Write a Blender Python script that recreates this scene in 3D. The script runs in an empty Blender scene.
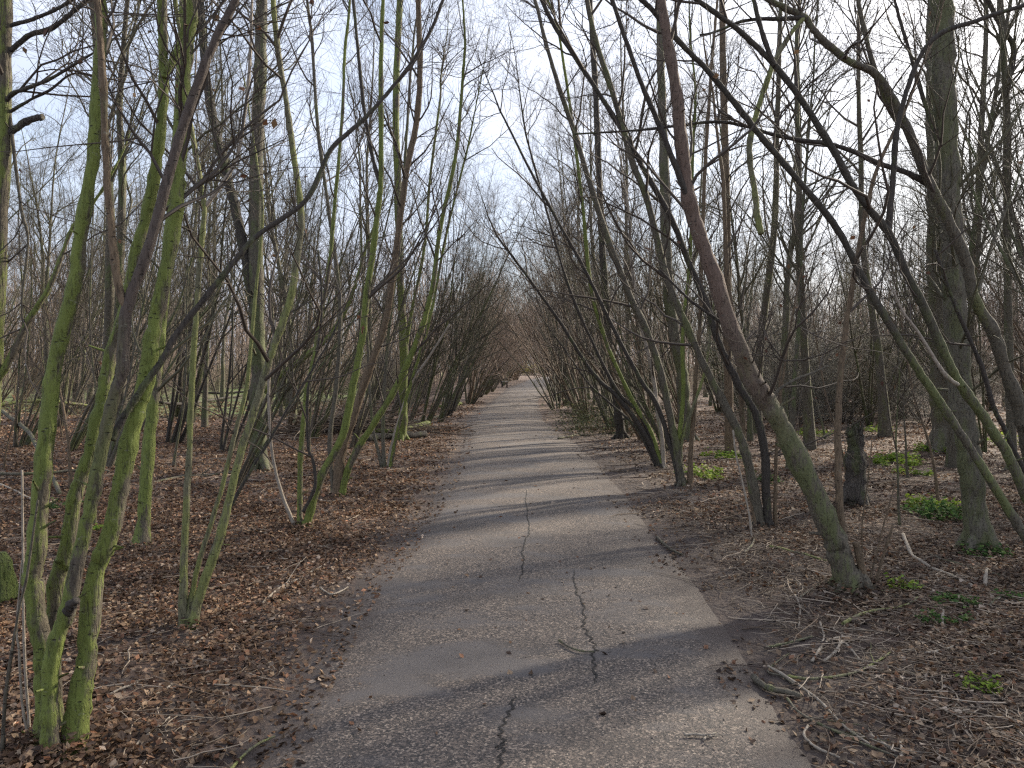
import bpy, math
import numpy as np
from mathutils import Vector
R = math.radians
rng = np.random.default_rng(7)
S = bpy.context.scene
COL = S.collection

# ------------------------------------------------------------------ camera
F = 770.0; HOR = 366.0; CH = 1.6
PITCH = math.atan((384 - HOR) / F)
cam = bpy.data.cameras.new('camera'); camo = bpy.data.objects.new('camera', cam); COL.objects.link(camo)
cam.sensor_width = 36; cam.lens = F / 1024 * 36; cam.clip_start = 0.05; cam.clip_end = 2000
camo.location = (0, 0, CH); camo.rotation_euler = (math.pi / 2 - PITCH, 0, 0)
S.camera = camo
CP, SP = math.cos(PITCH), math.sin(PITCH)

def at(px, py, Y):
    """point on the ray of a photo pixel at distance Y ahead"""
    x = (px - 512) / F; y = -(py - 384) / F
    d = np.array([x, CP + y * SP, -SP + y * CP])
    return np.array([0, 0, CH]) + d * (Y / d[1])

def gdist(py):
    y = -(py - 384) / F
    return CH * (CP + y * SP) / (SP - y * CP)

def ground(px, py):
    return at(px, py, gdist(py))

# ------------------------------------------------------------------ materials
def mat(name):
    m = bpy.data.materials.new(name); m.use_nodes = True
    n = m.node_tree.nodes; l = m.node_tree.links
    return m, n, l, n['Principled BSDF']

def ramp(n, stops):
    r = n.new('ShaderNodeValToRGB')
    e = r.color_ramp.elements
    while len(e) < len(stops): e.new(0.5)
    for i, (p, c) in enumerate(stops):
        e[i].position = p; e[i].color = (c[0], c[1], c[2], 1) if not isinstance(c, (int, float)) else (c, c, c, 1)
    return r

def mapped(n, l, scale, src='pos'):
    mp = n.new('ShaderNodeMapping'); mp.inputs['Scale'].default_value = scale
    if src == 'pos':
        g = n.new('ShaderNodeNewGeometry'); l.new(g.outputs['Position'], mp.inputs['Vector'])
    else:
        g = n.new('ShaderNodeTexCoord'); l.new(g.outputs['Object'], mp.inputs['Vector'])
    return mp.outputs['Vector']

def noise(n, l, vec, scale, detail=4, rough=0.55):
    t = n.new('ShaderNodeTexNoise'); t.inputs['Scale'].default_value = scale
    t.inputs['Detail'].default_value = detail; t.inputs['Roughness'].default_value = rough
    l.new(vec, t.inputs['Vector']); return t.outputs['Fac']

def mix(n, l, fac, a, b):
    m = n.new('ShaderNodeMix'); m.data_type = 'RGBA'
    for s, v in ((m.inputs[0], fac), (m.inputs[6], a), (m.inputs[7], b)):
        if hasattr(v, 'links'): l.new(v, s)
        elif isinstance(v, (int, float)): s.default_value = v
        else: s.default_value = (*v, 1)
    return m.outputs[2]

def math_(n, l, op, a, b=0.0, clamp=False):
    m = n.new('ShaderNodeMath'); m.operation = op; m.use_clamp = clamp
    for s, v in ((m.inputs[0], a), (m.inputs[1], b)):
        if hasattr(v, 'links'): l.new(v, s)
        else: s.default_value = v
    return m.outputs[0]

def bark(name, c1, c2, moss=(0.09, 0.12, 0.03), amt=0.5, top=None, topz=(1.2, 2.4), bump=0.004, side=0.0):
    m, n, l, b = mat(name)
    v = mapped(n, l, (1, 1, 0.22))
    fine = noise(n, l, v, 90, 5, 0.7)
    mid = noise(n, l, v, 14, 4)
    col = mix(n, l, ramp_out(n, l, fine, 0.3, 0.7), c1, c2)
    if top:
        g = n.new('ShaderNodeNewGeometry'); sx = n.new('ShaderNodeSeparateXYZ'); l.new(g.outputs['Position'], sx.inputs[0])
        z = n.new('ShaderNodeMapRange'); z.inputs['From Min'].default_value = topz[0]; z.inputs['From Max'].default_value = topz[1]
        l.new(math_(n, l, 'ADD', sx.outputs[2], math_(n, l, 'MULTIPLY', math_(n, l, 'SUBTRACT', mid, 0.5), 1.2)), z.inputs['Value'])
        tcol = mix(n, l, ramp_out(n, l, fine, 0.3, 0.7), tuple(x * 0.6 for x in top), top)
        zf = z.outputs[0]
    # moss blotches
    v2 = mapped(n, l, (1, 1, 0.35))
    big = noise(n, l, v2, 5, 5, 0.65)
    g2 = n.new('ShaderNodeNewGeometry'); s2 = n.new('ShaderNodeSeparateXYZ'); l.new(g2.outputs['Normal'], s2.inputs[0])
    bb = math_(n, l, 'ADD', math_(n, l, 'ADD', big, math_(n, l, 'MULTIPLY', math_(n, l, 'SUBTRACT', fine, 0.5), 0.3)), math_(n, l, 'MULTIPLY', s2.outputs[0], side))
    mf = ramp_out(n, l, bb, 0.69 - 0.36 * amt, 0.78 - 0.36 * amt)
    mcol = mix(n, l, mid, tuple(x * 0.55 for x in moss), tuple(x * 1.35 for x in moss))
    col = mix(n, l, math_(n, l, 'MULTIPLY', mf, 0.9), col, mcol)
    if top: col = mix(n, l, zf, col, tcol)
    v3 = mapped(n, l, (1, 1, 1.6))
    lich = noise(n, l, v3, 22, 6, 0.75)
    col = mix(n, l, math_(n, l, 'MULTIPLY', ramp_out(n, l, lich, 0.62, 0.68), 0.55), col, (0.25, 0.25, 0.19))
    v4 = mapped(n, l, (1, 1, 2.6))
    scar = n.new('ShaderNodeTexVoronoi'); scar.inputs['Scale'].default_value = 17; l.new(v4, scar.inputs['Vector'])
    sf = ramp_out(n, l, math_(n, l, 'ADD', scar.outputs['Distance'], math_(n, l, 'MULTIPLY', fine, 0.16)), 0.26, 0.14)
    col = mix(n, l, math_(n, l, 'MULTIPLY', sf, 0.75), col, (0.022, 0.018, 0.014))
    v5 = mapped(n, l, (1, 1, 0.16))
    fis = noise(n, l, v5, 75, 3, 0.6)
    col = mix(n, l, math_(n, l, 'MULTIPLY', ramp_out(n, l, fis, 0.40, 0.30), 0.6), col, (0.025, 0.02, 0.015))
    l.new(col, b.inputs['Base Color'])
    b.inputs['Roughness'].default_value = 0.82
    fine = math_(n, l, 'ADD', fine, math_(n, l, 'SUBTRACT', ramp_out(n, l, fis, 0.28, 0.5), math_(n, l, 'MULTIPLY', sf, 0.8)))
    bp = n.new('ShaderNodeBump'); bp.inputs['Distance'].default_value = bump * 1.8; bp.inputs['Strength'].default_value = 1.0
    l.new(math_(n, l, 'ADD', fine, mid), bp.inputs['Height']); l.new(bp.outputs[0], b.inputs['Normal'])
    return m

def ramp_out(n, l, v, a, b):
    z = n.new('ShaderNodeMapRange'); z.inputs['From Min'].default_value = a; z.inputs['From Max'].default_value = b
    l.new(v, z.inputs['Value']); return z.outputs[0]

def simple(name, c1, c2, scale=8, rough=0.8):
    m, n, l, b = mat(name)
    l.new(mix(n, l, noise(n, l, mapped(n, l, (1, 1, 1)), scale, 4), c1, c2), b.inputs['Base Color'])
    b.inputs['Roughness'].default_value = rough
    return m

def attr_mat(name, rough=0.7, trans=0.0, bumps=0):
    m, n, l, b = mat(name)
    a = n.new('ShaderNodeAttribute'); a.attribute_name = 'tint'
    col = a.outputs['Color']
    nz = noise(n, l, mapped(n, l, (1, 1, 1)), 60, 3)
    col = mix(n, l, 0.35, col, mix(n, l, nz, (0.02, 0.015, 0.012), col))
    l.new(col, b.inputs['Base Color'])
    b.inputs['Roughness'].default_value = rough; b.inputs['Specular IOR Level'].default_value = 0.2
    if trans:
        t = n.new('ShaderNodeBsdfTranslucent'); l.new(col, t.inputs['Color'])
        ms = n.new('ShaderNodeMixShader'); ms.inputs[0].default_value = trans
        l.new(b.outputs[0], ms.inputs[1]); l.new(t.outputs[0], ms.inputs[2])
        l.new(ms.outputs[0], n['Material Output'].inputs['Surface'])
    return m

M = {}
M['mossy'] = bark('mossy_bark', (0.05, 0.04, 0.026), (0.15, 0.125, 0.085), (0.145, 0.18, 0.030), 0.92, side=-0.08)
M['mossdark'] = bark('moss_footed_bark', (0.045, 0.035, 0.025), (0.12, 0.10, 0.07), (0.145, 0.18, 0.030), 0.9, top=(0.10, 0.075, 0.06), topz=(0.9, 1.7), side=-0.10)
M['bright'] = bark('green_bark', (0.08, 0.075, 0.04), (0.20, 0.185, 0.11), (0.19, 0.205, 0.06), 0.68)
M['dark'] = bark('dark_bark', (0.022, 0.018, 0.015), (0.065, 0.052, 0.04), (0.075, 0.085, 0.03), 0.4)
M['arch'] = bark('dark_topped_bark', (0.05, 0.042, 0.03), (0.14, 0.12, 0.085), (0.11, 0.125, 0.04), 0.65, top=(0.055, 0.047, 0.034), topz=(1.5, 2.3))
M['mossy_wood'] = bark('dull_mossy_bark', (0.05, 0.042, 0.03), (0.14, 0.12, 0.085), (0.095, 0.11, 0.04), 0.6)
M['olive'] = bark('olive_bark', (0.05, 0.042, 0.03), (0.14, 0.12, 0.085), (0.11, 0.115, 0.045), 0.5)
M['brown'] = bark('brown_bark', (0.07, 0.048, 0.028), (0.20, 0.14, 0.085), (0.10, 0.095, 0.045), 0.25)
M['plum'] = bark('plum_bark', (0.05, 0.042, 0.03), (0.17, 0.14, 0.10), (0.11, 0.12, 0.045), 0.6, top=(0.165, 0.112, 0.085), topz=(1.0, 2.0))
M['grey'] = bark('grey_bark', (0.06, 0.053, 0.038), (0.17, 0.15, 0.11), (0.11, 0.115, 0.05), 0.6)
M['pale'] = bark('pale_dead_bark', (0.16, 0.13, 0.10), (0.36, 0.31, 0.25), (0.14, 0.14, 0.06), 0.2, bump=0.001)
M['snag'] = bark('snag_bark', (0.035, 0.028, 0.023), (0.17, 0.14, 0.115), (0.10, 0.11, 0.04), 0.45, bump=0.02)
M['twig'] = simple('twig_bark', (0.032, 0.025, 0.02), (0.085, 0.064, 0.048), 6)
M['twigmoss'] = simple('mossy_twig_bark', (0.045, 0.04, 0.024), (0.09, 0.082, 0.042), 5)
M['twiggrey'] = simple('grey_twig_bark', (0.09, 0.085, 0.07), (0.20, 0.19, 0.155), 3)
M['twigred'] = simple('red_brown_haze_twig_bark', (0.19, 0.14, 0.11), (0.36, 0.275, 0.215), 3)  # red-brown lightened in the colour to stand in for distance haze
M['leaf'] = attr_mat('withered_leaf', 0.7, 0.25)
M['green'] = attr_mat('green_leaf', 0.85, 0.35)
M['stick'] = attr_mat('stick_bark', 0.8)

# ------------------------------------------------------------------ mesh helpers
class Geo:
    def __init__(s): s.v = []; s.f = []; s.m = []; s.t = []; s.n = 0; s.tri = []
    def add(s, verts, quads, mi=0, tint=None):
        s.v.append(verts.reshape(-1, 3)); s.f.append(quads.reshape(-1, 4) + s.n)
        s.m.append(np.full(quads.reshape(-1, 4).shape[0], mi, np.int32))
        s.t.append(np.zeros((verts.reshape(-1, 3).shape[0], 3)) + (0.1 if tint is None else tint))
        s.n += s.v[-1].shape[0]
    def tubes(s, P, Rr, k=3, mi=0, tint=None, rough=0.0, cap=False):
        """P [N,m,3] polylines, Rr [N,m] radii"""
        N, m = Rr.shape
        if N == 0: return
        T = np.gradient(P, axis=1)
        T /= np.linalg.norm(T, axis=2, keepdims=True) + 1e-9
        mean = P[:, -1] - P[:, 0]; mean /= np.linalg.norm(mean, axis=1, keepdims=True) + 1e-9
        ref = np.where(np.abs(mean[:, 2:3]) > 0.8, np.array([[1.0, 0, 0]]), np.array([[0, 0, 1.0]]))
        ref = np.repeat(ref[:, None], m, 1)
        A = np.cross(T, ref); A /= np.linalg.norm(A, axis=2, keepdims=True) + 1e-9
        B = np.cross(T, A)
        ang = np.arange(k) * 2 * np.pi / k
        rr = Rr[:, :, None] * np.ones(k)
        if rough:
            nz = rng.normal(0, 1, (N, m, k))
            nz = (nz + np.roll(nz, 1, 2) + np.roll(nz, 1, 1) + np.roll(np.roll(nz, 1, 2), 1, 1)) / 2
            rr = rr * (1 + rough * nz)
        V = P[:, :, None] + rr[..., None] * (np.cos(ang)[None, None, :, None] * A[:, :, None] + np.sin(ang)[None, None, :, None] * B[:, :, None])
        idx = np.arange(N * m * k).reshape(N, m, k)
        q = np.stack([idx[:, :-1], np.roll(idx, -1, 2)[:, :-1], np.roll(idx, -1, 2)[:, 1:], idx[:, 1:]], -1)
        if tint is not None and np.ndim(tint) == 2: tint = np.repeat(tint, m * k, 0)
        s.add(V, q, mi, tint)
        if cap:
            for e in (0, m - 1):
                c = P[:, e]; base = s.n
                s.v.append(c); s.t.append(np.zeros((N, 3)) + 0.1 if tint is None or np.ndim(tint) != 1 else np.zeros((N, 3)) + tint); s.n += N
                off = base - N * m * k - (N if e else 0)
                ci = base + np.arange(N)
                ring = idx[:, e] + off
                r2 = np.roll(ring, -1, 1)
                tri = np.stack([ring, r2, np.repeat(ci[:, None], k, 1)], -1).reshape(-1, 3)
                s.tri.append(tri if e else tri[:, ::-1])
    def build(s, name, mats, parent=None, smooth=True, tint=False):
        me = bpy.data.meshes.new(name)
        V = np.concatenate(s.v); Fq = np.concatenate(s.f); MI = np.concatenate(s.m)
        Tr = np.concatenate(s.tri) if s.tri else np.zeros((0, 3), int)
        nq, nt = len(Fq), len(Tr)
        me.vertices.add(len(V)); me.vertices.foreach_set('co', V.astype(np.float32).ravel())
        me.loops.add(nq * 4 + nt * 3); me.loops.foreach_set('vertex_index', np.concatenate([Fq.ravel(), Tr.ravel()]).astype(np.int32))
        me.polygons.add(nq + nt)
        st = np.concatenate([np.arange(nq) * 4, nq * 4 + np.arange(nt) * 3]).astype(np.int32)
        me.polygons.foreach_set('loop_start', st)
        me.polygons.foreach_set('material_index', np.concatenate([MI, np.zeros(nt, np.int32)]).astype(np.int32))
        if smooth: me.polygons.foreach_set('use_smooth', np.ones(nq + nt, bool))
        for m_ in (mats if isinstance(mats, (list, tuple)) else [mats]): me.materials.append(m_)
        if tint:
            a = me.color_attributes.new('tint', 'FLOAT_COLOR', 'POINT')
            Tn = np.concatenate(s.t); a.data.foreach_set('color', np.concatenate([Tn, np.ones((len(Tn), 1))], 1).astype(np.float32).ravel())
        me.update(calc_edges=True)
        o = bpy.data.objects.new(name, me); COL.objects.link(o)
        if parent: o.parent = parent
        return o

def tag(o, label=None, cat=None, group=None, kind=None):
    if label: o['label'] = label
    if cat: o['category'] = cat
    if group: o['group'] = group
    if kind: o['kind'] = kind
    return o

def empty(name, loc, label, cat, group=None, rz=0.0, sc=1.0):
    o = bpy.data.objects.new(name, None); COL.objects.link(o)
    o.location = loc; o.rotation_euler = (0, 0, rz); o.scale = (sc, sc, sc)
    o.empty_display_size = 0.2
    return tag(o, label, cat, group)

def walk(P0, D0, L, n, wander, up, r=None, pull=None):
    N = len(P0); pts = np.zeros((N, n + 1, 3)); pts[:, 0] = P0
    D = D0.copy(); st = (L / n)[:, None]
    for i in range(n):
        D = D + rng.normal(0, wander, (N, 3)); D[:, 2] += up
        if pull is not None: D += pull
        D /= np.linalg.norm(D, axis=1, keepdims=True)
        pts[:, i + 1] = pts[:, i] + D * st * rng.uniform(0.75, 1.25, (N, 1))
    return pts

def spawn(P, Rr, count, t0, t1, ang, spread=0.15, flat=None):
    """children of polylines P: start points, directions, parent radius there and t"""
    N, m, _ = P.shape
    t = rng.uniform(t0, t1, (N, count)); f = t * (m - 1); i = np.minimum(f.astype(int), m - 2); w = f - i
    ar = np.arange(N)[:, None]
    A = P[ar, i]; B = P[ar, i + 1]
    p = A + (B - A) * w[..., None]; T = B - A; T /= np.linalg.norm(T, axis=2, keepdims=True) + 1e-9
    r = Rr[ar, i] * (1 - w) + Rr[ar, i + 1] * w
    rnd = rng.normal(0, 1, (N, count, 3))
    if flat is not None: rnd = rnd * flat
    perp = rnd - (rnd * T).sum(2, keepdims=True) * T; perp /= np.linalg.norm(perp, axis=2, keepdims=True) + 1e-9
    a = ang + rng.normal(0, spread, (N, count, 1))
    D = np.cos(a) * T + np.sin(a) * perp
    return p.reshape(-1, 3), D.reshape(-1, 3), r.ravel(), t.ravel()

def taper(r0, m, tip=0.25, pw=1.0):
    u = np.linspace(0, 1, m)[None]
    return r0[:, None] * (1 - (1 - tip) * u ** pw)

def twigs(g, P, Rr, spec, minr=0.0012, mi=0, up=0.06):
    """recursive vectorised side shoots; spec = list of (count, t0, t1, angle, len_lo, len_hi, seg)"""
    for (c, t0, t1, ang, l0, l1, seg) in spec:
        p, d, r, t = spawn(P, Rr, c, t0, t1, ang)
        L = rng.uniform(l0, l1, len(p)) * (1.15 - 0.55 * t)
        r0 = np.maximum(np.minimum(r * rng.uniform(0.4, 0.75, len(p)), 0.011 * L + 0.0015), minr)
        P = walk(p, d, L, seg, 0.17, up)
        Rr = np.maximum(taper(r0, seg + 1, 0.3), minr * 0.75)
        g.tubes(P, Rr, 4 if l1 > 1.2 else 3, mi)
    return P, Rr

def hang_leaves(g, P, n, size, mi, tint):
    """a few withered leaves left on twig ends"""
    if n <= 0: return
    k = rng.integers(0, len(P), n); c = P[k, -1]
    leafs(g, c, rng.uniform(*size, n), rng.normal(0, 1, (n, 3)), mi, tint[rng.integers(0, len(tint), n)])

def leafs(g, C, sz, U, mi, tint, curl=0.35, nrm=None):
    """leaf shaped folded blades: 2 quads, centre C, length sz, axis U"""
    n = len(C)
    U = U / (np.linalg.norm(U, axis=1, keepdims=True) + 1e-9)
    if nrm is None: nrm = rng.normal(0, 1, (n, 3))
    W = np.cross(U, nrm); W /= np.linalg.norm(W, axis=1, keepdims=True) + 1e-9
    Nn = np.cross(W, U)
    s = sz[:, None]; wd = rng.uniform(0.28, 0.45, (n, 1)) * s; cu = rng.uniform(-curl, curl * 1.4, (n, 1)) * s
    a = C - U * s * 0.5; b = C + U * s * 0.5 + Nn * cu * 0.5
    mid = C - Nn * cu * 0.15
    l1 = mid + W * wd + Nn * cu * rng.uniform(0.2, 1.0, (n, 1)); r1 = mid - W * wd + Nn * cu * rng.uniform(0.2, 1.0, (n, 1))
    V = np.stack([a, l1, b, r1, mid], 1)
    i = np.arange(n)[:, None] * 5
    # two quads sharing the midrib: a l1 b mid / a mid b r1
    q = np.stack([i + [0, 1, 2, 4], i + [0, 4, 2, 3]], 1)
    g.add(V, q, mi, np.repeat(tint, 5, 0))

LITTER = np.array([(0.20, 0.118, 0.07), (0.15, 0.088, 0.055), (0.27, 0.175, 0.11), (0.11, 0.068, 0.048), (0.07, 0.048, 0.038),
                   (0.33, 0.23, 0.15), (0.24, 0.12, 0.07), (0.16, 0.11, 0.08), (0.42, 0.32, 0.24)])
BROWNL = np.array([(0.14, 0.07, 0.04), (0.10, 0.05, 0.035), (0.18, 0.11, 0.06)])

# ------------------------------------------------------------------ path outline (traced on the ground, metres)
pl = [(245, 768), (300, 668), (352, 590), (398, 546), (424, 508), (444, 481), (461, 449), (466, 420), (492, 401), (508, 388), (529, 380), (541, 377.2)]
pr = [(818, 768), (745, 655), (700, 590), (664, 546), (628, 499), (605, 470), (576, 443), (543, 420), (538, 401), (546, 389), (549, 382), (553, 377.5)]
GL = np.array([ground(*p)[:2] for p in pl]); GR = np.array([ground(*p)[:2] for p in pr])
def edgeL(y): return np.interp(y, np.r_[-12, 0, GL[:, 1], 260], np.r_[-1.2, -1.1, GL[:, 0], GL[-1, 0] + 60])
def edgeR(y): return np.interp(y, np.r_[-12, 0, GR[:, 1], 260], np.r_[1.25, 1.2, GR[:, 0], GR[-1, 0] + 60])

def wob(x, y, s=1.0, seed=0.0):
    return (np.sin(x * 1.3 * s + 1.7 + seed) * np.cos(y * 1.1 * s + 0.3) + 0.6 * np.sin(x * 2.9 * s + y * 2.3 * s + seed * 2) +
            0.35 * np.cos(x * 6.1 * s - y * 5.3 * s + seed) + 0.2 * np.sin(x * 13 * s + 2) * np.sin(y * 11.7 * s)) / 2.15

def pathd(x, y):
    """signed distance outside the path edge (positive outside)"""
    return np.maximum(edgeL(y) - x, x - edgeR(y))

def gz(x, y):
    d = pathd(x, y)
    k = np.clip(d / 0.5, 0, 1); k = k * k * (3 - 2 * k)
    return -0.02 * (1 - np.clip((d + 0.15) / 0.3, 0, 1)) + k * (0.012 + 0.03 * wob(x, y, 0.7) + 0.012 * wob(x, y, 3.1, 2.0) + 0.05 * np.clip((d - 1) / 6, 0, 1) * wob(x, y, 0.25, 5))

def fz(p, dz=0.0):
    return float(gz(np.array([p[0]]), np.array([p[1]]))[0]) + dz

# ground sheet
def axis(parts):
    return np.concatenate([np.arange(a, b, s) for a, b, s in parts])
xs = axis([(-420, -60, 30), (-60, -20, 2), (-20, -7, 0.5), (-7, 7, 0.08), (7, 20, 0.5), (20, 60, 2), (60, 421, 30)])
ys = axis([(-30, 1, 2), (1, 12, 0.08), (12, 30, 0.3), (30, 70, 1.0), (70, 150, 3), (150, 601, 30)])
X, Y = np.meshgrid(xs, ys)
Z = gz(X, Y)
far = np.clip((np.hypot(X, Y) - 120) / 200, 0, 1)
Z = Z * (1 - far)
g = Geo()
idx = np.arange(X.size).reshape(X.shape)
q = np.stack([idx[:-1, :-1], idx[:-1, 1:], idx[1:, 1:], idx[1:, :-1]], -1)
d = pathd(X, Y)
side = X > (edgeL(Y) + edgeR(Y)) / 2
mud = np.where(side, np.clip(1.35 - d / 1.5 + 0.5 * wob(X, Y, 1.0), 0, 1) * np.clip((30 - Y) / 15, 0, 1), np.clip(0.9 - d / 0.5 + 0.3 * wob(X, Y, 2), 0, 1))
grs = np.where(side, np.clip((Y - 40) / 30, 0, 1) * 0.3, np.clip((Y - 23 + (X + 10) * 0.15) / 3, 0, 1) * np.clip((-X - 7) / 2, 0, 1)) * np.clip(0.75 + 0.8 * wob(X, Y, 0.5, 3), 0, 1)
g.add(np.stack([X, Y, Z], -1), q, 0, np.stack([mud, grs, side * 1.0], -1).reshape(-1, 3))
m, n, l, b = mat('woodland_floor')
a = n.new('ShaderNodeAttribute'); a.attribute_name = 'tint'; sp = n.new('ShaderNodeSeparateColor'); l.new(a.outputs['Color'], sp.inputs[0])
v = mapped(n, l, (1, 1, 0.3))
vo = n.new('ShaderNodeTexVoronoi'); vo.inputs['Scale'].default_value = 26; vo.inputs['Randomness'].default_value = 1; l.new(v, vo.inputs['Vector'])
sc_ = n.new('ShaderNodeSeparateColor'); l.new(vo.outputs['Color'], sc_.inputs[0])
lc = ramp(n, [(0.0, (0.035, 0.024, 0.02)), (0.3, (0.085, 0.048, 0.033)), (0.6, (0.13, 0.075, 0.05)), (0.88, (0.18, 0.115, 0.078)), (1.0, (0.30, 0.23, 0.16))]); l.new(sc_.outputs[0], lc.inputs[0])
soil = mix(n, l, noise(n, l, v, 40, 6, 0.7), (0.022, 0.016, 0.014), (0.085, 0.062, 0.053))
base = mix(n, l, ramp_out(n, l, noise(n, l, v, 3, 5, 0.7), 0.38, 0.56), soil, lc.outputs[0])
base = mix(n, l, math_(n, l, 'MULTIPLY', sp.outputs[0], 0.85), base, soil)
gcol = mix(n, l, noise(n, l, v, 5, 5), (0.06, 0.09, 0.02), (0.14, 0.18, 0.05))
base = mix(n, l, sp.outputs[1], base, gcol)
l.new(base, b.inputs['Base Color']); b.inputs['Roughness'].default_value = 0.9
bp = n.new('ShaderNodeBump'); bp.inputs['Distance'].default_value = 0.02; bp.inputs['Strength'].default_value = 0.8
l.new(math_(n, l, 'ADD', noise(n, l, v, 45, 5, 0.7), vo.outputs['Distance']), bp.inputs['Height']); l.new(bp.outputs[0], b.inputs['Normal'])
tag(g.build('ground', m, tint=True), kind='structure')

# path sheet
ty = axis([(-8, 1, 0.5), (1, 14, 0.05), (14, 40, 0.25), (40, 100, 1), (100, 259, 4)])
K = 41; u = np.linspace(0, 1, K)[None]
TY = np.repeat(ty[:, None], K, 1)
eL = edgeL(ty) + 0.05 * wob(ty * 0, ty, 1.3) + 0.035 * wob(ty * 0, ty, 5.0, 4); eR = edgeR(ty) + 0.015 * wob(ty * 0, ty, 1.5, 2) + 0.012 * wob(ty * 0, ty, 6.0, 1)
PX = eL[:, None] * (1 - u) + eR[:, None] * u
crown = -0.012 + 0.042 * (1 - (2 * u - 1) ** 4) + 0.004 * wob(PX, TY, 1.5) + 0.0015 * wob(PX, TY, 6)
PZ = crown + 0 * PX
g = Geo(); idx = np.arange(PX.size).reshape(PX.shape)
g.add(np.stack([PX, TY, PZ], -1), np.stack([idx[:-1, :-1], idx[:-1, 1:], idx[1:, 1:], idx[1:, :-1]], -1), 0, np.stack([u + 0 * PX] * 3, -1).reshape(-1, 3))
m, n, l, b = mat('worn_asphalt')
v = mapped(n, l, (1, 1, 1)); vs = mapped(n, l, (0.45, 1.0, 1))
vo = n.new('ShaderNodeTexVoronoi'); vo.inputs['Scale'].default_value = 120; l.new(v, vo.inputs['Vector'])
sc_ = n.new('ShaderNodeSeparateColor'); l.new(vo.outputs['Color'], sc_.inputs[0])
grit = ramp(n, [(0, (0.018, 0.016, 0.015)), (0.35, (0.052, 0.042, 0.037)), (0.6, (0.088, 0.068, 0.057)), (0.85, (0.155, 0.118, 0.094)), (1, (0.30, 0.24, 0.19))]); l.new(sc_.outputs[0], grit.inputs[0])
smooth = mix(n, l, noise(n, l, v, 120, 4, 0.7), (0.056, 0.049, 0.047), (0.118, 0.102, 0.096))
pm = noise(n, l, vs, 2.1, 6, 0.62)
a = n.new('ShaderNodeAttribute'); a.attribute_name = 'tint'; sp = n.new('ShaderNodeSeparateColor'); l.new(a.outputs['Color'], sp.inputs[0])
edge = math_(n, l, 'ABSOLUTE', math_(n, l, 'SUBTRACT', sp.outputs[0], 0.5))
col = mix(n, l, ramp_out(n, l, math_(n, l, 'ADD', pm, math_(n, l, 'MULTIPLY', edge, 0.12)), 0.43, 0.53), smooth, grit.outputs[0])
stain = noise(n, l, v, 0.9, 5, 0.6)
col = mix(n, l, math_(n, l, 'MULTIPLY', ramp_out(n, l, stain, 0.52, 0.62), 0.45), col, (0.04, 0.033, 0.03))
dirt = mix(n, l, noise(n, l, v, 60, 5), (0.028, 0.021, 0.018), (0.085, 0.06, 0.048))
en = math_(n, l, 'ADD', edge, math_(n, l, 'MULTIPLY', math_(n, l, 'SUBTRACT', noise(n, l, v, 4, 6, 0.7), 0.5), 0.30))
col = mix(n, l, ramp_out(n, l, en, 0.37, 0.49), col, dirt)
l.new(col, b.inputs['Base Color']); b.inputs['Roughness'].default_value = 0.72
bp = n.new('ShaderNodeBump'); bp.inputs['Distance'].default_value = 0.006; bp.inputs['Strength'].default_value = 0.7
l.new(math_(n, l, 'ADD', noise(n, l, v, 110, 4, 0.7), math_(n, l, 'MULTIPLY', pm, 3.0)), bp.inputs['Height']); l.new(bp.outputs[0], b.inputs['Normal'])
path = tag(g.build('path', m, tint=True), kind='structure')
def pz(x, y):
    w = edgeR(y) - edgeL(y); uu = np.clip((x - edgeL(y)) / w, 0, 1)
    return -0.012 + 0.042 * (1 - (2 * uu - 1) ** 4) + 0.004 * wob(x, y, 1.5) + 0.0015 * wob(x, y, 6)
def anyz(x, y): return np.where(pathd(x, y) < -0.03, pz(x, y), gz(x, y))

# cracks in the asphalt
crm = simple('crack_shadowed_soil', (0.006, 0.005, 0.005), (0.03, 0.026, 0.022), 60, 0.95)
for tr, w in (([(500, 790), (501, 768), (503, 751), (500, 738), (506, 726), (511, 716), (515, 700)], 0.012),
              ([(573, 572), (576, 596), (583, 608), (585, 623), (583, 631), (590, 643), (595, 651), (593, 663), (594, 673), (596, 690)], 0.012),
              ([(526, 490), (527, 517), (530, 534), (523, 549), (523, 572), (519, 586)], 0.011),
              ([(583, 631), (575, 633), (566, 632)], 0.004), ([(523, 549), (514, 552)], 0.006),
              ([(560, 604), (576, 604)], 0.004), ([(594, 655), (604, 658), (612, 657)], 0.004), ([(503, 751), (495, 757)], 0.006)):
    P = np.array([ground(*p)[:2] for p in tr]); nn = 26 * (len(P) - 1)
    tt = np.linspace(0, len(P) - 1, nn); xx = np.interp(tt, range(len(P)), P[:, 0]) + rng.normal(0, 0.004, nn); yy = np.interp(tt, range(len(P)), P[:, 1])
    xx += 0.008 * np.sin(tt * 9)
    ww = w * (0.45 + 0.9 * rng.random(nn)) * np.minimum(1, np.minimum(tt, len(P) - 1 - tt) * 2 + 0.1)
    V = np.stack([np.stack([xx - ww / 2, yy], -1), np.stack([xx + ww / 2, yy + rng.normal(0, .004, nn)], -1)], 1)
    zz = pz(V[..., 0], V[..., 1]) + 0.003
    V = np.concatenate([V, zz[..., None]], -1)
    g = Geo(); i = np.arange(nn - 1)[:, None] * 2
    g.add(V, np.concatenate([i, i + 1, i + 3, i + 2], 1)[:, None])
    g.build('crack', crm, path)

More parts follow.
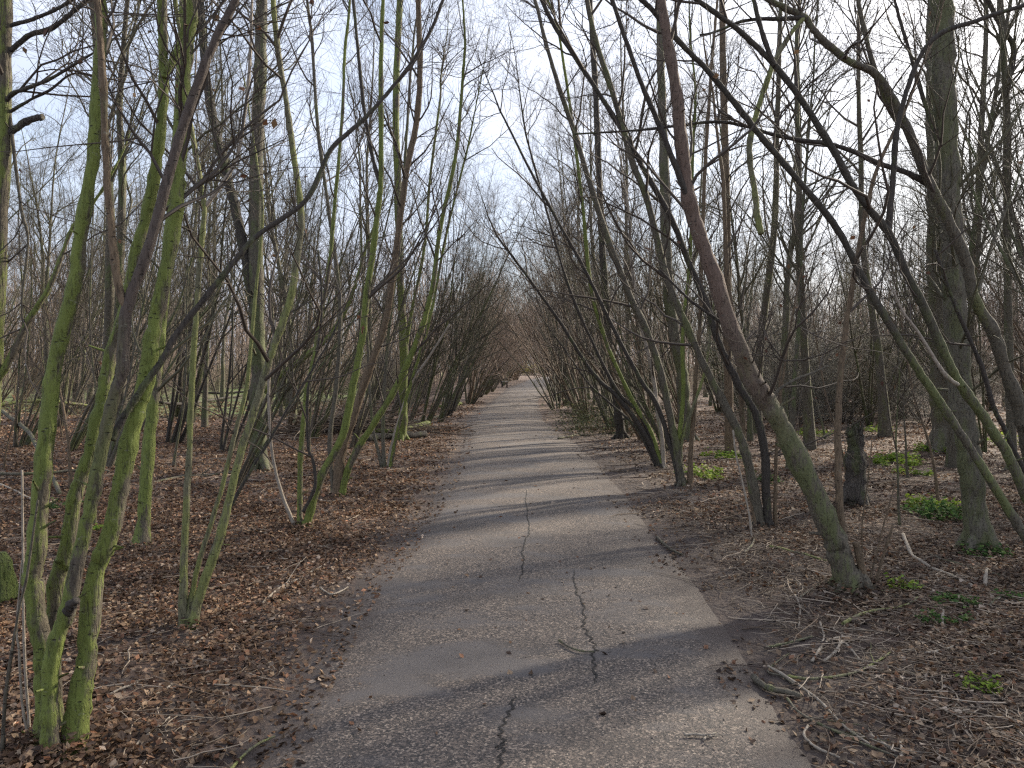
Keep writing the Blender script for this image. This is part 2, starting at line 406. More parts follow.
# ------------------------------------------------------------------ leaf litter, grit, twig litter (uncountable ground cover)
def scatter(n, near, farY, fov=0.72, p=1.0):
    """random ground points over the camera's wedge and a margin, denser near"""
    y = near + (farY - near) * rng.random(n) ** p
    x = (rng.random(n) * 2 - 1) * (y * fov + 1.6)
    return x, y
BASES = [ground(*p)[:2] for p in ((44, 762), (56, 764), (72, 757), (142, 544), (187, 630), (259, 473), (301, 530), (337, 498), (853, 594), (860, 592), (764, 528), (685, 487), (660, 468), (978, 551), (855, 507))]
g = Geo()
for (num, a0, a1, s0, s1) in ((420000, 1.8, 9, 0.012, 0.046), (170000, 8, 20, 0.025, 0.065), (60000, 18, 34, 0.05, 0.1)):
    x, y = scatter(num, a0, a1, p=1.1)
    d = pathd(x, y); rt = x > (edgeL(y) + edgeR(y)) / 2
    dens = np.where(rt, np.clip((d - 0.05) / 1.6, 0.10, 0.8) * np.clip(0.6 + 0.9 * wob(x, y, 1.0, 1), 0.05, 1), np.clip((d + 0.02) / 0.55, 0, 1) * np.clip(0.8 + 0.75 * wob(x, y, 1.3) + 0.4 * wob(x, y, 4.1, 2), 0.22, 1))
    dens = np.where((d < 0) & (d > -0.22) & ~rt, 0.10, dens); dens = np.where(d < -0.22, 0.0012, dens)
    dens = np.where((d < 0) & (d > -0.2) & rt, np.clip(0.12 * wob(x, y, 2.2) + 0.4 * (d + 0.1), 0, 0.2), dens)
    k = rng.random(num) < dens; x, y, d, rt = x[k], y[k], d[k], rt[k]
    z = anyz(x, y) + rng.uniform(0.0, 0.022, len(x)) * np.clip((d + 0.1) / 0.3, 0.15, 1) + 0.003
    for bx_, by_ in BASES:
        z += 0.045 * np.exp(-((x - bx_) ** 2 + (y - by_) ** 2) / 0.05) * rng.random(len(x))
    U = np.stack([rng.normal(0, 1, len(x)), rng.normal(0, 1, len(x)), rng.normal(0, 0.42, len(x))], 1)
    Nn = np.stack([rng.normal(0, 0.6, len(x)), rng.normal(0, 0.6, len(x)), np.ones(len(x))], 1)
    ti = LITTER[rng.choice(len(LITTER), len(x), p=[.16, .13, .13, .14, .13, .10, .09, .07, .05])] * rng.uniform(0.6, 1.5, (len(x), 1))
    ti = ti * (1 + 0.35 * wob(x, y, 0.9, 7) + 0.25 * wob(x, y, 3.7, 1))[:, None] * np.where(rng.random((len(x), 1)) < 0.035, 1.9, 1.0)
    ti = np.where(rt[:, None], ti * [0.85, 0.9, 0.95], ti)
    leafs(g, np.stack([x, y, z], 1), rng.uniform(s0, s1, len(x)), U, 0, ti, nrm=Nn)
tag(g.build('leaf_litter', M['leaf'], tint=True, smooth=False), 'reddish brown fallen leaves carpeting the wood floor beside the path', 'leaves', kind='stuff')

g = Geo()
x, y = scatter(26000, 2.0, 9, 0.72, 1.3)
k = (pathd(x, y) < 0.05); x, y = x[k], y[k]; n_ = len(x)
k = rng.random(n_) < np.clip(0.5 + 0.9 * wob(x, y * 1.0, 1.6, 3), 0.05, 1); x, y = x[k], y[k]; n_ = len(x)
s = rng.uniform(0.0016, 0.005, n_); c = np.stack([x, y, anyz(x, y) + s * 0.4], 1)
oc = np.array([(1, 0, 0), (0, 1, 0), (-1, 0, 0), (0, -1, 0)], float)
low = c[:, None] + oc[None] * s[:, None, None] * rng.uniform(0.6, 1.2, (n_, 4, 1)); low[..., 2] -= s[:, None] * 0.4
hi = c[:, None] + oc[None] * s[:, None, None] * 0.45 * rng.uniform(0.5, 1.2, (n_, 4, 1)); hi[..., 2] += s[:, None] * 0.5
V = np.concatenate([low, hi], 1); i = np.arange(n_)[:, None] * 8
q = np.stack([i + [0, 1, 5, 4], i + [1, 2, 6, 5], i + [2, 3, 7, 6], i + [3, 0, 4, 7], i + [4, 5, 6, 7]], 1)
gc = np.array([(0.17, 0.13, 0.105), (0.10, 0.08, 0.07), (0.25, 0.21, 0.18), (0.06, 0.05, 0.045)])[rng.integers(0, 4, n_)]
g.add(V, q, 0, np.repeat(gc, 8, 0))
tag(g.build('gravel_grit', M['stick'], tint=True, smooth=False), 'loose brown grit strewn over the asphalt path', 'grit', kind='stuff')

STK = np.array([(0.17, 0.125, 0.09), (0.11, 0.08, 0.06), (0.26, 0.21, 0.16), (0.075, 0.055, 0.045), (0.38, 0.31, 0.24)])
g = Geo()
for (num, a0, a1, lo, hi, r0) in ((34000, 1.9, 9, 0.03, 0.24, 0.0023), (9000, 3, 14, 0.15, 0.6, 0.0036), (3600, 10, 28, 0.2, 0.9, 0.006)):
    x, y = scatter(num, a0, a1)
    d = pathd(x, y); rt = x > (edgeL(y) + edgeR(y)) / 2
    k = rng.random(num) < np.where(rt, np.clip((d + 0.02) / 0.6, 0, 1), np.clip(d / 1.2, 0, 0.3)); x, y = x[k], y[k]; n_ = len(x)
    a = rng.uniform(0, 2 * np.pi, n_)
    D = np.stack([np.cos(a), np.sin(a), rng.normal(0, 0.05, n_)], 1)
    P = walk(np.stack([x, y, gz(x, y)], 1), D, rng.uniform(lo, hi, n_), 5, 0.22, 0)
    P[..., 2] = anyz(P[..., 0], P[..., 1]) + 0.006 + np.abs(rng.normal(0, 0.012, (n_, 1)))
    g.tubes(P, taper(rng.uniform(0.5, 1.4, n_) * r0, 6, 0.5), 4, 0, STK[rng.choice(5, n_, p=[.28, .2, .27, .1, .15])] * rng.uniform(0.8, 1.4, (n_, 1)))
tag(g.build('twig_litter', M['stick'], tint=True), 'countless small dead twigs lying over the wood floor', 'twigs', kind='stuff')

# ------------------------------------------------------------------ traced foreground trees
def resample(P, W, per=7):
    P = np.array(P, float); n_ = len(P)
    out = []; ow = []
    for i in range(n_ - 1):
        p0 = P[max(i - 1, 0)]; p1 = P[i]; p2 = P[i + 1]; p3 = P[min(i + 2, n_ - 1)]
        for s_ in range(per):
            t = s_ / per
            out.append(0.5 * ((2 * p1) + (-p0 + p2) * t + (2 * p0 - 5 * p1 + 4 * p2 - p3) * t * t + (-p0 + 3 * p1 - 3 * p2 + p3) * t ** 3))
            ow.append(W[i] + (W[i + 1] - W[i]) * t)
    out.append(P[-1]); ow.append(W[-1])
    return np.array(out), np.array(ow)

def stem(parent, org, tr, w0, w1, d0, d1, mt, ext=0.0, base=False, name='stem', label=None, lean=0.0, blunt=False, sides=12):
    """one traced stem: pixel trace at distances d0..d1, px widths w0..w1; ext = metres grown beyond the trace"""
    n_ = len(tr); seg = np.r_[0, np.cumsum([math.dist(tr[i], tr[i + 1]) for i in range(n_ - 1)])]; t = seg / seg[-1]
    ds = d0 + (d1 - d0) * t
    P = np.array([at(px, py, dd) for (px, py), dd in zip(tr, ds)])
    W = (w0 + (w1 - w0) * t ** 0.8) / 2 * ds / F
    if base:
        P = np.vstack([P[0] + [0, 0, -0.18], P]); W = np.r_[W[0], W]
    if ext:
        D = P[-1] - P[-2]; D /= np.linalg.norm(D)
        E = walk(P[-1:], D[None], np.array([ext]), 7, 0.07, 0.05)[0][1:]
        P = np.vstack([P, E]); W = np.r_[W, W[-1] * np.linspace(0.95, 0.2, 7)]
    Q, Wq = resample(P, W)
    per = np.linalg.norm(np.gradient(Q, axis=0), axis=1)
    Q = Q + 0.06 * Wq[:, None] * rng.normal(0, 1, Q.shape)
    Wq = Wq * (1 + 0.05 * np.convolve(rng.normal(0, 1, len(Wq) + 2), [.5, .7, .5], 'valid'))
    for _ in range(max(1, int(len(Wq) / 14))):                      # knots and old branch collars
        c = rng.integers(2, len(Wq)); Wq = Wq * (1 + rng.uniform(0.06, 0.16) * min(1, 0.02 / Wq[c]) * np.exp(-((np.arange(len(Wq)) - c) / 0.9) ** 2))
    if base:
        h = np.clip(Q[:, 2] - Q[7, 2], 0, 9); Wq = Wq * (1 + 0.22 * np.exp(-h / 0.12))
    g = Geo(); g.tubes((Q - org)[None], Wq[None], sides, 0, rough=(0.09 if mt == 'snag' else 0.035), cap=True)
    if base and W[1] > 0.022:                                       # spreading roots that dive into the litter
        nr = 5; an = rng.uniform(0, 2 * np.pi) + np.arange(nr) * 2 * np.pi / nr + rng.normal(0, 0.3, nr); w1_ = W[1]
        t_ = np.linspace(0, 1, 7)[None]; c0 = P[1] - org
        rad = w1_ * (0.35 + (1.7 + 1.0 * rng.random((nr, 1))) * t_)
        RP = np.stack([c0[0] + np.cos(an)[:, None] * rad, c0[1] + np.sin(an)[:, None] * rad, (2.0 * w1_ * (1 - t_) ** 1.8 - 0.5 * w1_ * t_ - 0.012) + 0 * rad], -1)
        g.tubes(RP, w1_ * (0.62 - 0.42 * t_) * rng.uniform(0.7, 1.15, (nr, 1)), 9, 0, rough=0.06)
    if mt == 'snag' and base:                                       # splintered rim of the break
        na = rng.uniform(0, 2 * np.pi, 22); rr0 = Wq[-1] * rng.uniform(0.5, 0.95, 22); c0 = Q[-1] - org
        SPk = np.stack([c0[0] + np.cos(na) * rr0, c0[1] + np.sin(na) * rr0, np.full(22, c0[2] - 0.03)], 1)
        g.tubes(walk(SPk, np.tile([[0, 0, 1.0]], (22, 1)), rng.uniform(0.05, 0.17, 22), 3, 0.12, 0), taper(np.full(22, Wq[-1] * 0.28), 4, 0.15), 5, rough=0.1)
    # stubs of broken side shoots
    if sides >= 10:
        kk = rng.integers(4, len(Q), max(2, len(Q) // 12)); dd = rng.normal(0, 1, (len(kk), 3)); dd[:, 2] = np.abs(dd[:, 2])
        dd /= np.linalg.norm(dd, axis=1, keepdims=True)
        g.tubes(walk(Q[kk] - org, dd, Wq[kk] * rng.uniform(1.5, 3.2, len(kk)), 2, 0.1, 0), taper(Wq[kk] * 0.22, 3, 0.5), 5)
    o = g.build(name, M[mt], parent)
    if label: o['label'] = label
    return Q, Wq

def make_tree(kind, basepx, label, cat, stems, crown, group=None, twigm='twig', leaves=0, spec=None):
    d0 = gdist(basepx[1]); org = at(basepx[0], basepx[1], d0); org[2] = 0.0
    root = empty(kind, tuple(org), label, cat, group)
    g = Geo(); cnt = crown
    for st in stems:
        st = dict(st); tr = st.pop('tr'); w = st.pop('w'); dd = st.pop('d', (0, 0)); mt = st.pop('m'); br = st.pop('br', 1.0)
        Q, Wq = stem(root, org, tr, w[0], w[1], d0 + dd[0], d0 + dd[1], mt, **st)
        if br <= 0: continue
        Lm = np.linalg.norm(np.diff(Q, axis=0), axis=1).sum()
        c1 = max(2, int(cnt * br * Lm / 3.0))
        sp_ = [spec] + [(5, 0.15, 1.0, 0.7, 0.25, 0.8, 5), (4, 0.1, 1.0, 0.75, 0.1, 0.35, 3)] if spec else [(c1, 0.25, 1.0, 0.75, 0.5, 1.6, 7), (5, 0.15, 1.0, 0.7, 0.25, 0.8, 5), (4, 0.1, 1.0, 0.75, 0.1, 0.35, 3)]
        sp_ = [(c1,) + tuple(sp_[0][1:])] + list(sp_[1:])
        P, Rr = twigs(g, (Q - org)[None], Wq[None] * 1.0, sp_, minr=0.0014)
        if leaves: hang_leaves(g, P, int(leaves), (0.025, 0.05), 1, BROWNL)
    if g.n: g.build('crown', [M[twigm], M['leaf']], root, tint=True)
    return root

H = []
s = lambda tr, w, m, **k: dict(tr=tr, w=w, m=m, **k)
make_tree('hazel_tree', (58, 760), 'large mossy many-trunked tree rising from one stump, nearest on the left', 'tree', [
    s([(44, 762), (46, 700), (45, 664), (38, 620), (33, 580), (36, 549), (41, 484), (48, 420), (55, 365), (75, 280), (80, 235), (92, 165), (97, 100), (101, 40), (100, 0)], (21, 10), 'mossy', d=(0, 0.1), ext=3, base=True),
    s([(50, 764), (50, 720), (50, 676), (57, 638), (68, 610), (80, 552), (92, 500), (100, 460), (113, 400), (122, 370), (127, 310), (150, 245), (170, 170), (185, 120), (205, 65), (220, 30), (235, 0)], (17, 8), 'mossdark', d=(-0.08, 0.0), ext=3, base=True, label='dark leaning stem crossing in front of the mossy ones'),
    s([(128, 312), (118, 285), (111, 225), (106, 165), (104, 100), (101, 50), (97, 0)], (8, 6), 'brown', d=(-0.04, -0.1), ext=2),
    s([(56, 762), (53, 690), (53, 630), (58, 576), (67, 552), (75, 497), (87, 460), (100, 410), (110, 360), (125, 310), (138, 250), (150, 200), (158, 150), (163, 100), (163, 50), (162, 0)], (18, 9), 'mossy', d=(0.1, 0.25), ext=3, base=True),
    s([(164, 78), (170, 66), (178, 50), (186, 25), (194, 0)], (8, 7), 'mossy', d=(0.22, 0.3), ext=2),
    s([(72, 756), (80, 701), (87, 651), (95, 576), (108, 540), (122, 480), (132, 427), (145, 385), (152, 340), (160, 300), (172, 240), (178, 190), (181, 150), (183, 100), (187, 50), (192, 0)], (22, 10), 'mossy', d=(0, 0.2), ext=3.5, base=True, label='thickest moss covered trunk of the clump'),
    s([(112, 440), (125, 415), (140, 392), (162, 360), (178, 332), (205, 298), (230, 267), (258, 235), (306, 200), (331, 150), (363, 120), (386, 95), (410, 65), (431, 30)], (7.5, 3.5), 'dark', d=(0.0, 0.5), ext=0.8, br=1.3),
    s([(68, 612), (71, 606), (76, 600)], (11, 8), 'dark', d=(-0.08, -0.12), br=0),
], 5, leaves=14, twigm='twig', spec=(9, 0.5, 1.0, 0.6, 0.4, 1.2, 7))
make_tree('hazel_shoot', (2, 768), 'thin pale shoots curving up at the left edge beside the mossy clump', 'shoot', [
    s([(2, 770), (5, 701), (12, 651), (20, 606), (27, 576), (33, 535), (38, 500)], (4, 2), 'olive', base=True, br=0, sides=6),
    s([(32, 756), (26, 725), (22, 701), (19, 651), (17, 626), (22, 560)], (3, 1.5), 'pale', d=(0.1, 0.1), base=True, br=0, sides=6),
    s([(30, 740), (24, 640), (23, 540), (22, 470)], (3, 2), 'pale', d=(0.2, 0.3), br=0, sides=6),
], 3)
make_tree('alder_tree', (-22, 640), 'mossy tree cut by the left picture edge, dark boughs reaching in at the top', 'tree', [
    s([(-22, 640), (-16, 520), (-10, 420), (-3, 300), (1, 200), (4, 110), (6, 0)], (20, 12), 'mossy', ext=3, base=True, name='trunk'),
    s([(-12, 380), (0, 376), (15, 348), (30, 318), (48, 290), (62, 255), (74, 225), (95, 200)], (8, 3), 'mossy', ext=0.5, br=1.5),
    s([(2, 90), (8, 56), (15, 47), (30, 35), (50, 29), (67, 17), (87, 0)], (6, 4), 'dark', ext=0.8, br=2),
    s([(2, 108), (12, 94), (25, 89), (50, 79), (75, 64), (97, 51)], (5, 2), 'dark', br=2, d=(0, -0.2)),
    s([(-2, 128), (5, 116), (30, 100), (50, 90), (72, 74), (95, 77)], (4, 1.5), 'dark', br=2),
    s([(-8, 148), (0, 139), (15, 129), (30, 120), (43, 117)], (7, 6), 'snag', br=0, label='broken off dark bough stub'),
    s([(4, 30), (15, 24), (30, 20), (55, 10), (72, 0)], (4, 3), 'dark', ext=0.5, br=2),
    s([(3, 60), (20, 200), (28, 240), (22, 300), (24, 330)], (4, 2), 'olive', br=2),
], 9, leaves=10)
make_tree('ash_tree', (142, 544), 'single straight bright mossy trunk with a flared foot behind the near left clump', 'tree', [
    s([(142, 544), (145, 505), (150, 434), (156, 384), (160, 330), (168, 250), (178, 120), (184, 0)], (13, 8), 'mossy', d=(0, 0.6), ext=5, base=True, name='trunk')], 10, twigm='twigmoss')
make_tree('hazel_tree', (187, 630), 'slim clump of pale green stems fanning up just right of the large mossy clump', 'tree', [
    s([(183, 630), (184, 560), (189, 459), (192, 384), (197, 300), (202, 240), (204, 205), (198, 165), (190, 120), (186, 60)], (8, 4), 'bright', base=True, ext=1.5),
    s([(204, 208), (220, 187), (236, 160), (244, 120), (250, 60), (252, 0)], (4, 2.5), 'pale', br=1.5, d=(0, 0.1), ext=1),
    s([(187, 628), (193, 590), (200, 559), (220, 494), (236, 430), (247, 384), (255, 300), (262, 230)], (6, 3), 'bright', d=(0, 0.4), base=True, ext=1.5),
    s([(192, 630), (198, 600), (212, 560), (224, 522), (239, 458), (257, 402), (266, 370), (278, 335), (290, 300), (298, 250), (301, 215), (293, 150), (286, 100), (278, 50), (273, 0)], (10, 5), 'bright', d=(0, 0.3), base=True, ext=2),
    s([(194, 628), (212, 560), (227, 515), (250, 472), (270, 440), (287, 410), (305, 382), (330, 340)], (5, 2), 'dark', d=(0.05, 0.5), ext=0.5),
], 7, leaves=6)
make_tree('oak_tree', (259, 472), 'thick dark ivy-green trunk forking low, standing upright among the left trees', 'tree', [
    s([(259, 473), (258, 430), (259, 384), (257, 320), (256, 250), (257, 150), (261, 60), (262, 0)], (18, 11), 'mossy_wood', ext=6, base=True, name='trunk'),
    s([(257, 325), (250, 285), (242, 240), (232, 195), (218, 140), (208, 90), (203, 40), (200, 0)], (11, 8), 'dark', ext=5, name='limb'),
    s([(262, 395), (275, 380), (285, 372), (307, 355), (330, 335), (350, 300), (365, 250)], (7, 3), 'mossy', name='limb', ext=1),
], 16, twigm='twigmoss')
make_tree('hazel_tree', (300, 529), 'left clump with a wriggling dark stem and one pale stem leaning away left', 'tree', [
    s([(295, 528), (282, 495), (272, 452), (269, 402), (270, 365), (276, 320)], (3.5, 2.5), 'pale', base=True, br=0.6),
    s([(300, 530), (300, 470), (302, 440), (307, 390), (315, 355), (322, 310), (330, 260), (335, 200), (342, 120), (345, 50)], (6, 3), 'mossy', base=True, ext=2, d=(0, 0.4)),
    s([(303, 512), (315, 487), (313, 460), (308, 445), (308, 390), (318, 348), (322, 300), (318, 250)], (3.5, 2), 'dark', d=(-0.1, -0.1)),
    s([(306, 529), (320, 480), (342, 437), (352, 390), (362, 340), (366, 300), (373, 250), (379, 200), (381, 180), (381, 120), (381, 60), (383, 0)], (9, 4), 'mossy', base=True, ext=2),
    s([(380, 185), (371, 150), (363, 100), (358, 50), (353, 0)], (4, 3), 'dark', ext=1.5),
], 8)
make_tree('hazel_tree', (338, 497), 'left clump with a smooth orange brown stem sweeping up towards the path', 'tree', [
    s([(336, 498), (342, 452), (352, 422), (365, 382), (380, 340), (388, 310), (396, 250), (406, 175), (416, 125), (420, 75), (418, 0)], (9, 5), 'brown', base=True, ext=3),
    s([(341, 498), (346, 475), (357, 450), (375, 422), (397, 385), (417, 340), (432, 290), (440, 230), (455, 160), (462, 90)], (8, 3), 'mossy', base=True, ext=2),
    s([(334, 498), (330, 440), (337, 380), (340, 300), (330, 220), (318, 130), (312, 40)], (5, 3), 'olive', base=True, ext=2, d=(0, 0.5)),
], 9)
make_tree('hazel_tree', (386, 468), 'loose clump of thin grey shoots by the logs with one whitish dead stick', 'tree', [
    s([(384, 469), (383, 430), (385, 380), (390, 320), (400, 240), (405, 160), (410, 80)], (4, 2.5), 'grey', base=True, ext=2),
    s([(388, 469), (393, 440), (402, 410), (412, 382), (427, 360), (450, 324)], (3.5, 2), 'pale', base=True, br=0.3, label='whitish dead stick'),
    s([(390, 468), (400, 420), (415, 370), (432, 310), (445, 240), (462, 170)], (4, 2), 'mossy', base=True, ext=2),
    s([(382, 468), (372, 420), (368, 350), (362, 260), (360, 180)], (3.5, 2), 'grey', base=True, ext=2),
], 10)
make_tree('ash_tree', (402, 441), 'straight mossy trunk rising beside the stacked logs left of the path', 'tree', [
    s([(402, 442), (403, 400), (404, 350), (401, 290), (398, 200), (396, 100), (400, 0)], (9, 6), 'mossy', ext=5, base=True, name='trunk'),
    s([(404, 360), (412, 310), (424, 250), (430, 180), (440, 100)], (4, 2), 'mossy', ext=2, name='limb')], 14)

# right side
make_tree('hornbeam_tree', (853, 592), 'strongly leaning plum brown trunk right of the path, with slim stems at its foot', 'tree', [
    s([(853, 594), (842, 562), (833, 534), (808, 479), (783, 429), (768, 404), (752, 378), (732, 330), (712, 270), (699, 235), (689, 200), (682, 150), (677, 100), (669, 50), (661, 0)], (25, 9.5), 'plum', d=(0, -0.2), ext=4, base=True, name='trunk', sides=18),
    s([(693, 210), (677, 170), (657, 120), (642, 85), (624, 35), (612, 0)], (7, 4), 'dark', d=(-0.15, -0.3), ext=2),
    s([(858, 592), (845, 544), (839, 492), (838, 414), (843, 350), (850, 300), (863, 225), (875, 175), (890, 140), (905, 110)], (9, 3), 'brown', d=(0, 0.3), ext=1, base=True, label='slim red brown stem rising upright from the foot'),
    s([(868, 594), (861, 565), (856, 542)], (8, 7), 'brown', d=(-0.05, -0.05), base=True, br=0, blunt=True),
    s([(770, 405), (779, 390), (795, 380), (815, 372), (828, 366)], (4, 2), 'olive', br=1),
    s([(736, 340), (720, 322), (690, 300), (660, 270)], (4, 2), 'dark', br=1.5),
], 6, leaves=10)
make_tree('hornbeam_tree', (765, 527), 'right clump of olive stems leaning over the path just beyond the plum brown trunk', 'tree', [
    s([(760, 528), (755, 495), (746, 455), (735, 425), (715, 387), (695, 345), (675, 300), (662, 260), (647, 200), (632, 160), (612, 90), (597, 45), (587, 0)], (10, 5), 'olive', base=True, ext=3),
    s([(768, 528), (766, 490), (765, 455), (757, 417), (740, 387), (720, 345), (705, 300), (690, 265), (672, 220), (647, 175), (622, 130), (587, 75), (557, 30), (542, 0)], (9, 4), 'dark', base=True, ext=2),
    s([(757, 522), (748, 470), (743, 440), (742, 410), (738, 350), (728, 280), (724, 200)], (7, 4), 'brown', base=True, ext=2, d=(0, 0.3)),
    s([(776, 528), (775, 500), (776, 460), (780, 400), (790, 330)], (4, 2), 'brown', base=True, ext=1, d=(0, 0.1)),
    s([(752, 549), (750, 520), (742, 480), (736, 455), (733, 430)], (2.2, 1.6), 'pale', d=(-.5, -.3), br=0),
], 8)
make_tree('hazel_tree', (685, 487), 'right clump with a thick olive brown stem arching left high over the path', 'tree', [
    s([(682, 487), (672, 425), (660, 370), (647, 332), (632, 300), (612, 250), (592, 190), (577, 140), (560, 90), (545, 40)], (9, 4), 'olive', base=True, ext=2.5),
    s([(690, 487), (691, 450), (695, 400), (696, 375), (700, 320), (702, 240), (706, 150), (712, 60)], (5.5, 3), 'brown', base=True, ext=3, d=(0, 0.4)),
    s([(681, 465), (682, 440), (692, 410), (705, 370), (712, 320)], (4, 2), 'bright', ext=1),
    s([(680, 484), (660, 412), (642, 382), (622, 345), (607, 315), (585, 270), (560, 225), (530, 170), (505, 120)], (5.5, 2), 'dark', base=True, ext=1),
    s([(678, 440), (683, 400), (683, 330), (690, 260), (693, 150)], (5, 3), 'mossy', ext=3),
], 8)
make_tree('hazel_tree', (660, 468), 'low spreading right clump sending thin dark stems far out above the path', 'tree', [
    s([(659, 468), (645, 435), (620, 400), (592, 372), (560, 322), (530, 280), (500, 240)], (6, 2), 'dark', base=True, ext=1),
    s([(661, 468), (652, 435), (635, 405), (618, 370), (602, 330), (590, 280), (582, 200), (572, 120), (560, 40)], (5, 2.5), 'mossy', base=True, ext=2),
    s([(663, 466), (662, 440), (658, 415), (652, 370), (640, 320), (630, 250)], (5, 3), 'pale', base=True, ext=2),
    s([(660, 460), (640, 415), (618, 392), (596, 350), (570, 290), (552, 230), (530, 150)], (4, 2), 'dark', ext=2),
    s([(656, 466), (636, 428), (612, 405), (590, 385), (572, 360)], (3, 1.5), 'dark', ext=1.5),
], 10)
make_tree('ash_tree', (685, 441), 'dark upright trunk standing behind the right clumps', 'tree', [
    s([(686, 442), (684, 410), (682, 375), (674, 332), (668, 290), (665, 200), (662, 100), (660, 0)], (14, 7), 'grey', ext=6, base=True, name='trunk')], 22, twigm='twigmoss')
make_tree('ash_tree', (730, 457), 'short brown trunk foot half hidden behind the leaning olive stems', 'tree', [
    s([(730, 458), (729, 420), (728, 380), (727, 250), (724, 100), (722, 0)], (10, 6), 'brown', ext=5, base=True, name='trunk')], 16)
make_tree('ash_tree', (620, 439), 'dark slim trunk beside the bramble patch at the right path edge', 'tree', [
    s([(621, 440), (618, 410), (612, 370), (606, 300), (600, 200), (596, 100), (590, 0)], (9, 5), 'dark', ext=5, base=True, name='trunk')], 18)
make_tree('beech_tree', (977, 549), 'stout smooth grey green trunk with dark mossy foot near the right edge', 'tree', [
    s([(979, 551), (975, 510), (971, 470), (965, 430), (961, 400), (957, 350), (955, 300), (953, 250), (950, 200), (947, 150), (944, 80), (942, 0)], (24, 19), 'grey', ext=6, base=True, name='trunk', sides=20),
    s([(956, 330), (975, 300), (990, 250), (1010, 200)], (4, 2), 'grey', ext=1, name='limb'),
    s([(948, 170), (930, 120), (915, 70), (900, 20)], (5, 3), 'dark', ext=1, name='limb'),
], 10, twigm='twigmoss')
make_tree('beech_tree', (945, 452), 'broad pale trunk directly behind the stout grey green one', 'tree', [
    s([(945, 454), (944, 420), (941, 380), (938, 300), (935, 200), (933, 100), (932, 0)], (24, 10), 'grey', ext=8, base=True, name='trunk', sides=16)], 22, twigm='twigmoss')
make_tree('dead_snag', (854, 505), 'dark broken off dead trunk standing behind the leaning plum brown tree', 'dead tree', [
    s([(855, 507), (855, 480), (856, 455), (854, 431)], (22, 16), 'snag', base=True, br=0, name='trunk', sides=18)], 0)
make_tree('hazel_tree', (1062, 590), 'tree rooted past the right edge, two long parallel stems arching in over the dead snag', 'tree', [
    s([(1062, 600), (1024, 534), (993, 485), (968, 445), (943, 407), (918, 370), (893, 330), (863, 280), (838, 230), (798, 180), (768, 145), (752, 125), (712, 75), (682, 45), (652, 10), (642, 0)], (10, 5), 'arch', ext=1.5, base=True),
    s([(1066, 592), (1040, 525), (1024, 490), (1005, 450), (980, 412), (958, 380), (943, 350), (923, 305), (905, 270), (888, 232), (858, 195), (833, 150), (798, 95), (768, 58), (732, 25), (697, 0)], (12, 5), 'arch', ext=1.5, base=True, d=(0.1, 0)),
    s([(888, 233), (892, 190), (895, 150), (898, 125), (908, 87), (923, 52), (943, 32), (973, 22), (993, 15), (1024, 5)], (6, 4), 'dark', ext=1, d=(0.05, 0.0), br=1.6),
    s([(958, 385), (943, 372), (918, 332), (903, 312), (893, 290)], (4.5, 2), 'pale', br=0.5, d=(-.05, -.1)),
    s([(775, 66), (768, 50), (760, 25), (754, 0)], (5, 4), 'dark', ext=1, d=(0, 0)),
], 5, leaves=8)
make_tree('alder_tree', (1068, 556), 'tree rooted past the right edge with a thick stem and a dangling mossy bough', 'tree', [
    s([(1068, 558), (1045, 500), (1026, 436), (1018, 405), (1005, 370), (993, 332), (975, 300), (966, 262), (945, 214), (928, 180), (908, 130), (890, 95), (873, 72), (850, 62), (828, 45), (812, 28), (805, 18), (785, 8)], (17, 6), 'olive', base=True, ext=1, d=(0, -0.4)),
    s([(928, 184), (905, 172), (880, 164), (850, 150), (825, 143), (800, 140), (768, 133), (750, 127), (720, 122), (690, 124), (640, 130), (575, 134)], (6, 1.8), 'dark', d=(-0.2, -0.8), br=1.2),
    s([(805, 18), (780, 19), (760, 19), (740, 22), (715, 32), (700, 35)], (5, 2), 'dark', d=(-0.4, -0.4), br=1.5),
    s([(806, 16), (800, 22), (790, 35), (775, 60), (765, 87), (757, 112), (750, 140), (750, 162), (755, 192), (757, 215), (761, 234)], (4, 6.5), 'bright', d=(-0.4, -0.7), br=0, label='dangling yellow green mossy bough with a blunt end'),
    s([(1050, 500), (1024, 470), (1005, 430), (993, 405), (983, 370), (968, 335), (953, 300), (935, 250)], (6, 3), 'dark', d=(-.2, -.4)),
    s([(908, 130), (890, 110), (872, 60), (862, 20), (858, 0)], (6, 4), 'olive', d=(-.2, -.3), ext=1),
], 5, leaves=8)
make_tree('ash_tree', (1012, 470), 'slender straight pale trunk beside the right edge above the green plants', 'tree', [
    s([(1013, 472), (1010, 400), (1008, 300), (1007, 200), (1006, 100), (1000, 0)], (9, 6), 'grey', ext=5, base=True, name='trunk'),
    s([(1006, 90), (1014, 50), (1000, 25), (988, 0)], (6, 4), 'dark', name='limb', ext=1)], 16)
make_tree('hazel_shoot', (880, 590), 'thin reddish shoots sprouting beside the foot of the leaning plum brown tree', 'shoot', [
    s([(868, 590), (876, 555), (885, 520), (897, 478)], (2.2, 1.2), 'brown', base=True, br=0, sides=6),
    s([(874, 592), (882, 560), (893, 525)], (3, 2), 'brown', base=True, br=0, sides=6),
    s([(864, 586), (862, 530), (868, 480), (872, 440)], (1.6, 1), 'brown', base=True, br=0, sides=5),
], 0)
make_tree('hazel_shoot', (776, 500), 'single dark red upright shoot between the olive clump and the plum brown trunk', 'shoot', [
    s([(776, 502), (776, 470), (777, 440), (779, 400), (781, 350)], (3.5, 2.2), 'brown', base=True, br=1, sides=6)], 4)

